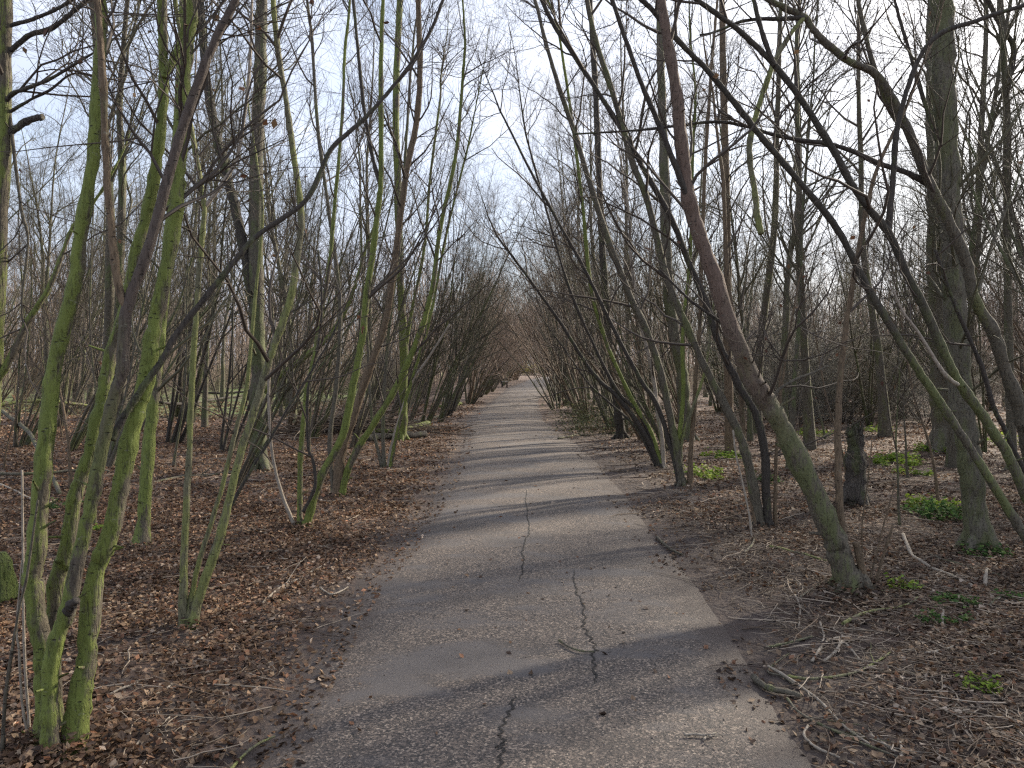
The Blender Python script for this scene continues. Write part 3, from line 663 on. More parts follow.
# ------------------------------------------------------------------ background tree kinds, each built once and copied
def stem_set(n_, hgt, r0, lean, spread, leanx, wander=0.05, up=0.03):
    a = rng.uniform(0, 2 * np.pi, n_)
    D = np.stack([np.cos(a) * spread * rng.uniform(0.3, 1, n_) + leanx, np.sin(a) * spread * rng.uniform(0.3, 1, n_), np.ones(n_)], 1)
    D /= np.linalg.norm(D, axis=1, keepdims=True)
    P0 = np.stack([np.cos(a) * r0 * 1.3, np.sin(a) * r0 * 1.3, np.full(n_, -0.12)], 1) * np.array([2.2, 2.2, 1]) * (1 if n_ > 1 else [0, 0, 1])
    P = walk(P0, D, hgt * rng.uniform(0.75, 1.1, n_), 16, wander * 0.75, up)
    rr = taper(r0 * rng.uniform(0.6, 1.1, n_), 17, 0.12, 0.9)
    rr[:, 0] *= 1.7; rr[:, 1] *= 1.15
    return P, rr

def proto(kind, mt, twigm, n_, hgt, r0, spread, leanx, spec, minr, split=True, wander=0.05, up=0.03, leaves=0):
    P, rr = stem_set(n_, hgt, r0, 0, spread, leanx, wander, up)
    parts = []
    def fine(P, rr):
        Q = []; W = []
        for i in range(len(P)):
            q_, w_ = resample(P[i], rr[i], 3); Q.append(q_); W.append(w_)
        return np.array(Q), np.array(W)
    Q, W = fine(P, rr)
    if split and n_ > 1:
        for i in range(n_):
            g = Geo(); g.tubes(Q[i:i + 1], W[i:i + 1], 8, 0, rough=0.05, cap=True); parts.append(('stem', g, [M[mt]]))
    else:
        g = Geo(); g.tubes(Q, W, 8, 0, rough=0.05); parts.append(('trunk', g, [M[mt]]))
    g = Geo(); PP, RR = twigs(g, P, rr, spec, minr=minr)
    hang_leaves(g, PP, leaves, (0.03, 0.06), 1, BROWNL)
    parts.append(('crown', g, [M[twigm], M['leaf']]))
    meshes = []
    for nm, g, mm in parts:
        o = g.build(nm, mm, tint=(nm == 'crown')); meshes.append((nm, o.data)); bpy.data.objects.remove(o)
    return kind, meshes

def plant(pr, x, y, rz, sc, label, cat, group):
    kind, meshes = pr
    root = empty(kind, (x, y, fz((x, y))), label, cat, group, rz, sc)
    for nm, me in meshes:
        o = bpy.data.objects.new(nm, me); COL.objects.link(o); o.parent = root
    return root

TALL = [proto('ash_tree', mt, tw, 1, h, r, 0.05, 0.0, [(26, 0.25, 1, 0.6, 1.5, 3.6, 7), (6, 0.2, 1, 0.65, 0.6, 1.5, 5), (5, 0.15, 1, 0.7, 0.25, 0.7, 3), (3, 0.2, 1, 0.7, 0.1, 0.3, 2)], 0.0022, wander=0.045)
        for (mt, tw, h, r) in (('grey', 'twigmoss', 14, 0.11), ('mossy_wood', 'twigmoss', 12, 0.09), ('olive', 'twig', 15, 0.12), ('olive', 'twig', 11, 0.08))]
TWIN = [proto('ash_tree', 'mossy_wood', 'twigmoss', 2, 12, 0.09, 0.25, 0.05, [(18, 0.3, 1, 0.6, 1.2, 3.0, 7), (6, 0.2, 1, 0.65, 0.6, 1.4, 5), (5, 0.15, 1, 0.7, 0.25, 0.6, 3), (3, 0.2, 1, 0.7, 0.1, 0.3, 2)], 0.0022)]
COPP = [proto('hazel_tree', mt, tw, n_, h, r, sp_, lx, [(9, 0.2, 1, 0.5, 0.9, 2.6, 7), (5, 0.15, 1, 0.6, 0.5, 1.2, 5), (5, 0.1, 1, 0.7, 0.2, 0.55, 3)], 0.002, up=u_)
        for (mt, tw, n_, h, r, sp_, lx, u_) in (('mossy_wood', 'twigmoss', 7, 8, 0.036, 0.28, 0.38, 0.02), ('olive', 'twig', 6, 9, 0.04, 0.25, 0.30, 0.03), ('brown', 'twig', 8, 8, 0.034, 0.35, 0.42, 0.0),
                                             ('dark', 'twig', 6, 8.5, 0.04, 0.35, 0.32, 0.02), ('mossy_wood', 'twigmoss', 5, 7, 0.045, 0.3, 0.35, 0.03))]
ARCH = [proto('hawthorn_tree', mt, 'twigred', 7, h, 0.033, 0.5, 0.20, [(9, 0.25, 1, 0.65, 0.9, 2.6, 6), (6, 0.1, 1, 0.7, 0.4, 1.2, 4), (5, 0.1, 1, 0.8, 0.2, 0.6, 3)], 0.0038, split=False, wander=0.08, up=-0.01)
        for (mt, h) in (('olive', 7.5), ('brown', 8), ('dark', 6.5))]
SAP = [proto('birch_sapling', mt, 'twig', 1, h, 0.022, 0.12, 0.1, [(16, 0.15, 1, 0.6, 0.5, 1.5, 5), (5, 0.1, 1, 0.7, 0.2, 0.6, 4), (3, 0.1, 1, 0.7, 0.1, 0.3, 2)], 0.0018, wander=0.07)
       for (mt, h) in (('olive', 5.5), ('grey', 6), ('brown', 4.5))]
SCRUB = [proto('thorn_bush', 'twig', tw, 9, h, 0.014, 0.9, 0.0, [(9, 0.05, 1, 0.8, 0.5, 1.5, 5), (7, 0.05, 1, 0.8, 0.25, 0.8, 4), (4, 0.1, 1, 0.9, 0.1, 0.4, 3)], 0.003, split=False, wander=0.14, up=-0.02)
         for (tw, h) in (('twig', 2.6), ('twigred', 3.0), ('twigmoss', 2.2), ('twiggrey', 2.6))]

used = []
def free(x, y, r):
    for a, b_, c in used:
        if (a - x) ** 2 + (b_ - y) ** 2 < (max(r, c)) ** 2: return False
    used.append((x, y, r)); return True

ords = ['first', 'second', 'third', 'fourth', 'fifth', 'sixth', 'seventh', 'eighth', 'ninth', 'tenth', 'eleventh', 'twelfth']
# rows of coppiced shrubs hugging both path edges, leaning over it
cntr = {}
for sgn in (-1, 1):
    y = 19.5 if sgn < 0 else 14.5
    i = 0
    while y < 92:
        e = edgeL(y) if sgn < 0 else edgeR(y)
        off = rng.uniform(0.5, 1.5) + (0.5 if y < 20 else 0) + (0.4 if y > 48 else 0) + (0.5 if y > 70 else 0)
        x = e + sgn * off
        arch = y > 27
        pr_ = (ARCH if arch and rng.random() < 0.6 else COPP)
        pr_ = pr_[rng.integers(len(pr_))]
        rz = (math.pi if sgn > 0 else 0) + rng.normal(0, 0.6)
        sname = 'left' if sgn < 0 else 'right'
        if y < 30:
            lb = f'{ords[i]} bare leaning shrub along the {sname} path edge beyond the near clumps'; i += 1; gp = f'leaning shrubs along the {sname} path edge'
        else:
            lb = f'bare reddish brown shrub arching over the far {sname} side of the path'; gp = f'far arching shrubs on the {sname} side'
        plant(pr_, x, y, rz, rng.uniform(0.7, 1.0) * (1.0 if y < 60 else 0.9), lb, 'shrub', gp)
        used.append((x, y, 0.8))
        y += rng.uniform(1.7, 2.8) if y < 30 else rng.uniform(1.2, 2.4)

for px, py, k_ in ((572, 404, 0), (583, 412, 1), (594, 405, 3), (604, 416, 0), (612, 408, 1), (628, 413, 2), (640, 407, 0), (650, 418, 3), (564, 398, 1), (588, 400, 2)):
    c = ground(px, py); used.append((c[0], c[1], 1.2))
    plant(TALL[k_], c[0], c[1], rng.uniform(0, 6), rng.uniform(0.85, 1.05), 'tall straight olive tree in the stand behind the low spreading right clump', 'tree', 'tall trees behind the right path edge')
for px, py, k_ in ((108, 468, 0), (226, 452, 3), (346, 448, 1), (424, 426, 0), (441, 412, 4), (312, 438, 0), (62, 452, 4), (172, 444, 3), (290, 430, 2), (20, 446, 0), (380, 428, 4), (136, 432, 1)):
    c = ground(px, py); used.append((c[0], c[1], 0.9))
    plant(COPP[k_], c[0], c[1], rng.uniform(-0.7, 0.7), rng.uniform(0.72, 0.95), 'slender many-stemmed shrub with mossy shoots between the near left clumps and the green clearing', 'shrub', 'slender shrubs of the near left wood')
# woods each side
for sgn, sname in ((-1, 'left'), (1, 'right')):
    kinds = [('tall', 46, 11, 75), ('copp', 26, 10, 40), ('sap', 22, 7.5, 28), ('scrub', 44, 15, 60)]
    for kind, num, y0, y1 in kinds:
        k = 0; tries = 0
        while k < num and tries < 4000:
            tries += 1
            y = y0 + (y1 - y0) * rng.random() ** 1.15
            e = edgeL(y) if sgn < 0 else edgeR(y)
            wmax = y * 0.74 + 1.5 - sgn * e * 0
            lo = 1.9 if kind != 'scrub' else 2.6
            if wmax < lo + 1: continue
            off = lo + (wmax - lo) * rng.random()
            x = e + sgn * off
            if kind == 'scrub' and y < 22 and rng.random() < 0.7: continue
            if not free(x, y, {'tall': 1.5, 'copp': 1.6, 'sap': 1.0, 'scrub': 1.5}[kind]): continue
            rz = rng.uniform(0, 2 * math.pi)
            if kind == 'tall':
                pr_ = TALL[rng.integers(4)] if rng.random() < 0.8 else TWIN[0]
                near_ = 'nearer' if y < 25 else ('middle' if y < 45 else 'deepest')
                plant(pr_, x, y, rz, rng.uniform(0.75, 1.1), f'tall bare tree among the {near_} part of the {sname} wood', 'tree', f'tall trees in the {near_} {sname} wood')
            elif kind == 'copp':
                plant(COPP[rng.integers(5)], x, y, (math.pi if sgn > 0 else 0) + rng.normal(0, 0.9), rng.uniform(0.7, 1.05), f'many-stemmed bare shrub growing inside the {sname} wood', 'shrub', f'many-stemmed shrubs inside the {sname} wood')
            elif kind == 'sap':
                plant(SAP[rng.integers(3)], x, y, rz, rng.uniform(0.7, 1.1), f'thin leafless sapling in the {sname} wood', 'sapling', f'saplings in the {sname} wood')
            else:
                plant(SCRUB[rng.integers(3)], x, y, rz, rng.uniform(0.8, 1.3), f'low tangled bare bush in the background of the {sname} wood', 'bush', f'tangled bushes of the {sname} wood')
            k += 1

for (x, y, p_, lb) in ((6.4, 7.2, 0, 'tall grey tree added past the right picture edge to shade the near path'),  # off-frame trees added so their crowns shade the near path
                       (8.2, 9.6, 1, 'tall mossy tree added past the right picture edge for shade, beyond the grey one')):
    plant(TALL[p_], x, y, p_ * 1.3, 0.85, lb, 'tree', None)
for px, py in ((800, 425), (822, 420), (845, 423), (868, 416), (785, 418), (905, 418), (925, 424), (835, 412), (812, 410), (770, 421), (890, 409), (955, 415)):
    c = ground(px, py)
    plant(SCRUB[(3, 2)[rng.integers(2)]], c[0], c[1], rng.uniform(0, 6), rng.uniform(0.7, 1.7), 'grey tangled thicket bush standing behind the leaning plum brown tree', 'bush', 'thicket bushes behind the leaning tree')
for i, (x, y) in enumerate(((5.7, 6.6), (6.9, 8.6), (8.3, 8.4), (7.2, 6.4), (9.6, 10.6), (8.8, 11.6), (11, 11.5))):  # more shrubs added out of frame to break up sun on the path
    plant(COPP[i % 5], x, y, rng.normal(0.4, 0.6), 1.0, 'bare shrub added just outside the right picture edge to shade the near path', 'shrub', 'shade shrubs added past the right picture edge')
# far wood that closes the horizon: reads as one mass
g = Geo()
nf = 2600
th = rng.uniform(-0.75, 0.75, nf); rr_ = rng.uniform(62, 125, nf); x = np.sin(th) * rr_; y = np.cos(th) * rr_
k = (pathd(x, y) > 2.5) & ~((np.abs(x / y - 0.034) < 0.028)); x, y = x[k], y[k]; nf = len(x)
D = np.stack([rng.normal(0, .1, nf), rng.normal(0, .1, nf), np.ones(nf)], 1); D /= np.linalg.norm(D, axis=1, keepdims=True)
P = walk(np.stack([x, y, np.zeros(nf)], 1), D, rng.uniform(5, 13, nf), 6, 0.07, 0.02); W = taper(rng.uniform(0.03, 0.10, nf), 7, 0.2)
g.tubes(P, W, 4)
p, dd, r_, t_ = spawn(P, W, 9, 0.1, 1, 0.7); P2 = walk(p, dd, rng.uniform(1, 3.2, len(p)), 3, 0.15, 0.05); W2 = taper(np.full(len(p), 0.016), 4, 0.5); g.tubes(P2, W2, 3)
p, dd, r_, t_ = spawn(P2, W2, 4, 0.1, 1, 0.7); g.tubes(walk(p, dd, rng.uniform(0.5, 1.6, len(p)), 2, 0.15, 0.03), taper(np.full(len(p), 0.009), 3, 0.6), 3)
tag(g.build('far_woods', M['twigred']), 'brown mass of bare far woodland closing the view', 'woodland', kind='stuff')

# ---- lying logs and fallen branches
def lying(name, tr, w0, w1, mt, label, cat, group=None, lift=0.0, crook=0.0, dz=None, k=8, side=0):
    P = np.array([ground(*p) for p in tr]); n0 = len(P)
    W0 = np.linspace(w0, w1, n0) / 2 * P[:, 1] / F
    Q, W = resample(P, W0, 6)
    W = W * (1 + 0.08 * rng.normal(0, 1, len(W)))
    ht = W * 0.8 + lift
    if dz is not None: ht = ht + np.interp(np.linspace(0, 1, len(Q)), np.linspace(0, 1, len(dz)), dz)
    Q[:, 2] = anyz(Q[:, 0], Q[:, 1]) + ht
    o3 = Q[0].copy(); o3[2] = 0
    g = Geo(); g.tubes((Q - o3)[None], W[None], k, 0, rough=0.05, cap=True)
    if side:
        p, d_, r__, t__ = spawn((Q - o3)[None], W[None], side, 0.3, 0.95, 0.6); d_[:, 2] = np.abs(d_[:, 2]) * 0.3
        g.tubes(walk(p, d_, rng.uniform(0.15, 0.5, len(p)) * (P[0, 1] / 5), 4, 0.12, -0.01), taper(r__ * 0.5, 5, 0.4), 5)
    o = g.build(name, M[mt]); o.location = o3
    return tag(o, label, cat, group)
lying('log', [(366, 442), (385, 440), (405, 439), (425, 437)], 8, 7, 'dark', 'dark log lying nearest the path by the mossy trunk', 'log', 'logs by the left path edge')
lying('log', [(372, 434), (395, 434), (412, 431), (428, 427)], 7, 6, 'mossy', 'mossy log lying just behind the dark one', 'log', 'logs by the left path edge')
lying('log', [(398, 427), (415, 424), (440, 418)], 4, 3, 'olive', 'thin bent log behind the mossy log', 'log', 'logs by the left path edge')
lying('log', [(440, 408), (452, 407), (462, 405)], 3, 3, 'mossy', 'short mossy log lying far along the left path edge', 'log', 'logs by the left path edge')
lying('fallen_pole', [(-20, 427), (20, 424), (55, 421), (90, 418)], 3.5, 2.5, 'mossy', 'long pole propped level low across the far left wood', 'pole', 'poles lying across the left wood', dz=[0.5, 0.55, 0.5, 0.3])
lying('fallen_pole', [(-20, 482), (30, 480), (70, 476), (112, 474)], 3.5, 2.5, 'grey', 'grey pole lying level behind the near left trunks', 'pole', 'poles lying across the left wood', dz=[0.08, 0.05, 0.05, 0])
lying('fallen_pole', [(160, 420), (190, 416), (215, 412), (250, 409)], 3, 2, 'dark', 'dark pole held level among thin stems left of the forked trunk', 'pole', 'poles lying across the left wood', dz=[0.5, 0.35, 0.4, 0.5])
lying('fallen_pole', [(190, 402), (220, 402), (250, 401)], 2.2, 2, 'dark', 'upper dark pole held level above the green clearing', 'pole', 'poles lying across the left wood', dz=[0.4, 0.35, 0.4])
lying('fallen_branch', [(150, 486), (180, 480), (215, 477), (250, 472)], 3, 2, 'grey', 'grey branch lying in leaves in front of the forked trunk', 'branch', side=3)
lying('fallen_branch', [(0, 487), (25, 498), (55, 515)], 3, 2, 'pale', 'pale stick slanting down at the left edge between the trunks', 'branch')
lying('fallen_branch', [(-10, 424), (15, 442), (30, 458), (46, 480), (60, 497)], 4, 4, 'olive', 'crooked stick leaning behind the leftmost mossy trunk', 'branch', dz=[0.5, 0.45, 0.4, 0.2, 0])
lying('fallen_branch', [(558, 440), (575, 436), (590, 437)], 2, 1.5, 'grey', 'grey stick lying at the right path edge by the brambles', 'branch')
sticks = [
 ([(753, 679), (768, 690), (790, 696), (800, 700)], 7, 6, 'olive', 'thick olive stick end poking onto the path edge at lower right', 0),
 ([(768, 668), (790, 682), (820, 705), (845, 732), (870, 750)], 3, 2.4, 'pale', 'long pale stick curving down along the right path edge', 2),
 ([(787, 700), (800, 715), (830, 733), (870, 752), (910, 770)], 3, 2.5, 'grey', 'grey stick lying below the long pale one by the path edge', 2),
 ([(808, 728), (804, 736), (815, 748), (835, 758), (855, 768)], 3, 2.2, 'pale', 'hooked pale stick at the lowest part of the right path edge', 0),
 ([(787, 679), (815, 683), (850, 678), (880, 665), (890, 658)], 3, 2, 'bright', 'bow shaped green stick lying right of the path', 1),
 ([(843, 628), (858, 620), (878, 614), (905, 612), (918, 604)], 4, 2, 'bright', 'bright yellow green mossy stick below the leaning tree', 1),
 ([(870, 602), (885, 597), (900, 592)], 3, 2, 'bright', 'short mossy stick just right of the leaning tree foot', 0),
 ([(812, 664), (822, 650), (832, 643), (850, 640)], 3, 2.2, 'pale', 'pale bent stick left of the bow shaped green one', 0),
 ([(824, 664), (835, 656), (842, 646)], 3.5, 3, 'pale', 'short thick pale stick beside the pale bent one', 0),
 ([(846, 648), (860, 664), (878, 674), (890, 672)], 2.4, 1.6, 'pale', 'thin pale stick curling towards the bow shaped green stick', 0),
 ([(880, 677), (920, 679), (955, 677), (1010, 672)], 3, 2.4, 'brown', 'long straight brown stick lying level across the lower right floor', 2),
 ([(925, 658), (945, 654), (966, 646)], 3, 2, 'pale', 'pale stick above the long straight brown one', 0),
 ([(903, 536), (911, 555), (918, 562)], 3.5, 4, 'pale', 'upper pale stick in front of the stout grey green trunk', 0),
 ([(918, 562), (935, 572), (955, 580), (976, 592)], 4, 2.5, 'pale', 'long pale stick continuing from the upper pale one', 1),
 ([(985, 590), (986, 577), (987, 572)], 3.5, 3.5, 'pale', 'short pale stub of wood right of the long pale stick', 0),
 ([(942, 632), (943, 618)], 3.5, 3, 'pale', 'short upright looking pale piece of wood among green plants', 0),
 ([(990, 612), (1000, 603), (1024, 600), (1040, 601)], 3, 3, 'grey', 'curved grey stick by the right edge', 0),
 ([(870, 740), (890, 755), (910, 770)], 3, 3, 'pale', 'pale stick crossing the bottom edge on the right', 0),
 ([(963, 720), (966, 735), (970, 745)], 2.5, 2, 'pale', 'small pale stick in lower right leaf pile', 0),
 ([(1008, 722), (1020, 738), (1030, 748)], 3, 2.4, 'pale', 'pale stick at the lower right corner', 1),
 ([(900, 748), (902, 762), (899, 770)], 3, 3, 'pale', 'light stick pointing down at the bottom right edge', 0),
 ([(800, 600), (812, 592), (830, 584)], 2, 1.5, 'grey', 'thin grey stick left of the leaning tree foot', 0),
 ([(795, 598), (800, 610), (799, 629)], 2, 1.5, 'pale', 'thin pale curved stick between path and leaning tree', 0),
 ([(820, 625), (824, 640), (822, 646)], 2.4, 2, 'pale', 'tiny curved pale stick above the short thick one', 0),
 ([(765, 650), (785, 646), (812, 641)], 3, 2.2, 'grey', 'grey stick lying level near the right path edge', 0),
 ([(657, 538), (668, 548), (682, 556)], 3, 2, 'olive', 'olive stick on the right path edge before the olive clump', 0),
 ([(744, 556), (752, 548), (754, 540)], 2.4, 2, 'grey', 'small grey stick in front of the olive clump', 0),
 ([(770, 549), (800, 556), (830, 566), (845, 571)], 2.6, 2, 'bright', 'green tinted stick between the olive clump and leaning tree', 1),
 ([(720, 518), (738, 520), (756, 522)], 2.4, 2, 'brown', 'brown stick touching the foot of the olive clump', 0),
 ([(559, 648), (570, 655), (582, 659), (594, 659)], 2.2, 1.8, 'olive', 'thin twig lying on the path across the long crack', 0),
 ([(684, 744), (695, 743), (712, 744)], 3.2, 2, 'pale', 'pale broken twig lying on the path near its right edge', 2),
 ([(704, 748), (707, 744), (716, 740)], 2.4, 1.6, 'pale', 'smaller pale twig crossing the broken one on the path', 0),
 ([(152, 703), (164, 696), (172, 688)], 3, 2, 'pale', 'short pale stick lying in leaves between the left clumps', 0),
 ([(110, 702), (122, 696), (138, 689)], 3, 2, 'pale', 'pale stick beside the foot of the near left clump', 0),
 ([(130, 758), (145, 745), (158, 735), (170, 724)], 3, 2, 'pale', 'long pale stick near the bottom left', 1),
 ([(196, 648), (206, 640), (218, 632)], 3, 2, 'pale', 'pale stick below the slim left clump', 0),
 ([(62, 728), (75, 742), (88, 760)], 3, 2.6, 'pale', 'pale stick leaning on the near left clump foot', 0),
 ([(230, 772), (245, 755), (262, 742), (275, 738)], 3.5, 2, 'bright', 'yellow green twig at the left path edge at the bottom', 0),
 ([(262, 607), (280, 590), (300, 580), (325, 568)], 2.4, 1.6, 'pale', 'long thin pale stick lying left of the path', 1),
 ([(320, 590), (332, 596), (348, 588)], 2.2, 1.6, 'pale', 'curved pale twig close to the left path edge', 0),
 ([(205, 592), (222, 590), (238, 586)], 2.6, 2, 'olive', 'olive twig lying right of the slim left clump', 0),
 ([(1000, 578), (960, 566), (930, 556)], 2.6, 2.6, 'grey', 'grey stick behind the long pale stick', 1),
 ([(795, 688), (782, 678), (768, 672), (789, 656)], 2.6, 1.6, 'olive', 'looped olive twig touching the long pale stick', 0),
 ([(940, 700), (962, 712), (985, 735)], 2.6, 1.8, 'grey', 'grey stick running through the lower right leaf pile', 1),
]
for tr, w0, w1, mt, lb, sd in sticks:
    lying('fallen_stick', tr, w0, w1, mt, lb, 'stick', 'sticks lying on the ground', k=7, side=sd, lift=0.008)

# brush pile behind the logs
g = Geo(); c = ground(356, 432); nb = 520
x = c[0] + rng.normal(0, 0.9, nb); y = c[1] + rng.normal(0, 0.7, nb); a = rng.uniform(0, 2 * np.pi, nb)
D = np.stack([np.cos(a), np.sin(a), rng.normal(0.05, 0.2, nb)], 1)
P = walk(np.stack([x, y, rng.uniform(0.02, 0.5, nb) * np.exp(-((x - c[0]) / 1.1) ** 2)], 1), D, rng.uniform(0.6, 2.0, nb), 6, 0.1, -0.02)
P[..., 2] = np.maximum(P[..., 2], 0.02)
g.tubes(P, taper(rng.uniform(0.005, 0.016, nb), 7, 0.35), 4, 0, STK[rng.choice(5, nb)] * 0.8)
tag(g.build('brush_pile', M['stick'], tint=True), 'heap of cut branches behind the logs left of the path', 'brush pile', kind='stuff')

# brambles and green plants
def leafy(name, px, py, rx, ry, h, nl, sz, cols, label, cat, group, stems=24):
    c = ground(px, py); c[2] = fz(c)
    r0 = empty(name, tuple(c), label, cat, group)
    a = rng.uniform(0, 2 * np.pi, stems); rad = np.sqrt(rng.random(stems))
    P0 = np.stack([np.cos(a) * rx * rad, np.sin(a) * ry * rad, np.zeros(stems)], 1)
    D = np.stack([np.cos(a) * 0.5, np.sin(a) * 0.5, np.ones(stems)], 1); D /= np.linalg.norm(D, axis=1, keepdims=True)
    P = walk(P0, D, rng.uniform(0.5, 1.3, stems) * h, 5, 0.2, -0.05)
    g = Geo(); g.tubes(P, taper(np.full(stems, 0.0035), 6, 0.5), 4, 0, np.array([[0.09, 0.10, 0.04]]).repeat(stems, 0))
    if name == 'woodland_plant': nl = int(nl * 2.6); sz *= 1.3; h *= 1.2
    k = rng.integers(0, stems, nl); j = rng.integers(1, 6, nl)
    C = P[k, j] + rng.normal(0, sz * 0.6, (nl, 3)); C[:, 2] = np.maximum(C[:, 2], 0.008)
    cc = np.array(cols)[rng.integers(0, len(cols), nl)] * rng.uniform(0.7, 1.2, (nl, 1))
    nr = np.stack([rng.normal(0, .5, nl), rng.normal(0, .5, nl), np.ones(nl)], 1)
    leafs(g, C, rng.uniform(0.6, 1.3, nl) * sz, np.stack([rng.normal(0, 1, nl), rng.normal(0, 1, nl), rng.normal(0, .3, nl)], 1), 0, cc, 0.2, nr)
    g.build('foliage', M['green'], r0, tint=True)
LG = [(0.24, 0.34, 0.04), (0.17, 0.28, 0.04), (0.30, 0.38, 0.07)]; DG = [(0.05, 0.11, 0.03), (0.08, 0.16, 0.04), (0.13, 0.21, 0.05)]
for px, py, rx, ry, h, nl, sz, cs, lb in (
    (893, 464, .42, .5, .12, 260, .045, LG, 'bright yellow green low plant left of the broad pale trunk'),
    (912, 474, .22, .3, .08, 90, .04, LG, 'small bright green plant in front of the bright yellow green one'),
    (938, 452, .5, .5, .10, 200, .045, LG, 'light green plant patch at the foot of the broad pale trunk'),
    (944, 516, .34, .3, .12, 260, .04, DG, 'dark green leafy patch left of the stout grey green trunk'),
    (932, 508, .2, .3, .10, 120, .04, LG, 'lighter green plant behind the dark leafy patch'),
    (985, 555, .2, .15, .08, 120, .03, DG, 'small dark green plant hugging the stout trunk foot'),
    (876, 433, .3, .5, .12, 90, .05, LG, 'green tuft far back behind the dead snag'),
    (815, 436, .5, .5, .10, 120, .045, LG, 'pale green patch between leaning tree and upright stem'),
    (702, 475, .3, .3, .10, 140, .04, LG, 'green plant right of the thick arching clump'),
    (711, 480, .12, .14, .08, 70, .035, LG, 'small yellow plant close to the arching clump plant'),
    (732, 459, .25, .3, .08, 90, .045, LG, 'yellow green plant at the foot of the brown trunk'),
    (714, 457, .2, .3, .08, 70, .045, LG, 'pale green plant left of the brown trunk foot'),
    (768, 483, .12, .2, .10, 60, .035, DG, 'dark green plant behind the olive clump'),
    (1016, 447, .4, .6, .18, 220, .05, LG, 'bright green plants at the right edge by the slender pale trunk'),
    (954, 610, .12, .12, .04, 140, .022, DG, 'low mossy green tuft among sticks below the stout trunk'),
    (946, 626, .13, .07, .03, 120, .02, DG, 'flat dark green tuft below the low mossy one'),
    (984, 692, .09, .06, .04, 70, .022, LG, 'little pale green tuft in the lower right litter'),
    (903, 592, .08, .08, .06, 50, .028, LG, 'tiny bright plant right of the leaning tree foot'),
    (1012, 602, .1, .1, .04, 60, .022, DG, 'small green tuft at the right edge above grey sticks'),
    (92, 532, .12, .12, .05, 70, .03, LG, 'small green tuft between the near left trunks'),
    (60, 508, .2, .2, .05, 90, .03, DG, 'low green moss tuft behind the leftmost trunk')):
    leafy('woodland_plant', px, py, rx, ry, h, nl, sz, cs, lb, 'plant', 'green plants on the wood floor', stems=26)
BG = [(0.045, 0.065, 0.035), (0.07, 0.085, 0.045), (0.10, 0.11, 0.05), (0.05, 0.05, 0.035)]
leafy('bramble_bush', 602, 434, 0.9, 1.4, 0.75, 1300, .06, BG, 'grey green bramble patch at the right path edge', 'bush', 'bramble bushes', stems=150)
leafy('bramble_bush', 612, 423, 1.2, 1.5, 1.1, 1300, .07, BG, 'taller bramble behind the path edge patch', 'bush', 'bramble bushes', stems=130)
leafy('bramble_bush', 334, 418, 1.6, 1.5, 1.1, 800, .06, BG, 'green tinged bramble behind the brush heap', 'bush', 'bramble bushes', stems=120)
leafy('evergreen_bush', 818, 417, 2.6, 2.2, 2.8, 2600, .05, [(0.03, 0.045, 0.03), (0.05, 0.07, 0.045)], 'dark evergreen bush deep in the right wood between leaning tree and upright stem', 'bush', 'evergreen bushes', stems=160)

leafy('sunlit_opening_hedge', 538, 375.2, 5, 2.0, 4.0, 7000, .30, [(0.50, 0.45, 0.20), (0.42, 0.42, 0.16), (0.58, 0.52, 0.30)], 'pale yellow hedge added as the sunlit opening at the far end of the path', 'hedge', None, stems=300)  # added hedge; its pale leaf colour stands in for the sunlit opening
# mossy stump, left edge
c = ground(-1, 606); r0 = empty('tree_stump', tuple(c), 'bright mossy cut stump at the left edge', 'stump')
n1 = 9; hh = np.linspace(-0.1, 0.36, n1); P = np.stack([0.02 * np.sin(hh * 5), 0 * hh, hh], 1)[None]
g = Geo(); g.tubes(P, ((0.07 + 0.05 * np.exp(-np.clip(hh, 0, 1) / 0.08)) * np.sqrt(np.clip(1.12 - (np.clip(hh, 0, 1) / 0.36) ** 4, 0.05, 1)))[None], 20, 0, rough=0.16, cap=True); g.build('trunk', bark('thick_moss', (0.10, 0.13, 0.03), (0.16, 0.19, 0.05), (0.12, 0.16, 0.03), 1.1, bump=0.02), r0)

# bench far along the left side, seen from its end
c = ground(505, 387.5); r0 = empty('bench', (c[0], c[1], 0.0), 'dark wooden bench seen end-on at the far left side of the path', 'bench')
woodd = simple('dark_bench_wood', (0.012, 0.01, 0.009), (0.035, 0.03, 0.026)); woods = simple('pale_bench_seat', (0.16, 0.15, 0.14), (0.26, 0.25, 0.23))  # seat slats paler than the rest of the bench
def box(name, x0, x1, y0, y1, z0, z1, m_, tilt=0):
    V = np.array([[x, y, z] for z in (z0, z1) for (x, y) in ((x0, y0), (x1, y0), (x1, y1), (x0, y1))], float)
    if tilt: V[4:, 0] += tilt
    q = np.array([[0, 3, 2, 1], [4, 5, 6, 7], [0, 1, 5, 4], [1, 2, 6, 5], [2, 3, 7, 6], [3, 0, 4, 7]])
    g = Geo(); g.add(V, q); return g.build(name, m_, r0, smooth=False)
for i in range(3): box('slat', -0.22 + i * 0.15, -0.09 + i * 0.15, -0.75, 0.75, 0.43, 0.47, woods)
for i in range(3): box('backrest_board', -0.30 - i * 0.03, -0.265 - i * 0.03, -0.75, 0.75, 0.52 + i * 0.15, 0.64 + i * 0.15, woodd)
for yy in (-0.65, 0.65):
    box('leg', 0.1, 0.2, yy - 0.05, yy + 0.05, -0.05, 0.428, woodd); box('leg', -0.26, -0.16, yy - 0.05, yy + 0.05, -0.05, 0.428, woodd)
    box('back_support', -0.34, -0.245, yy + 0.06, yy + 0.12, 0.3, 0.95, woodd)
    box('armrest', -0.23, 0.2, yy + 0.055, yy + 0.11, 0.62, 0.66, woodd)

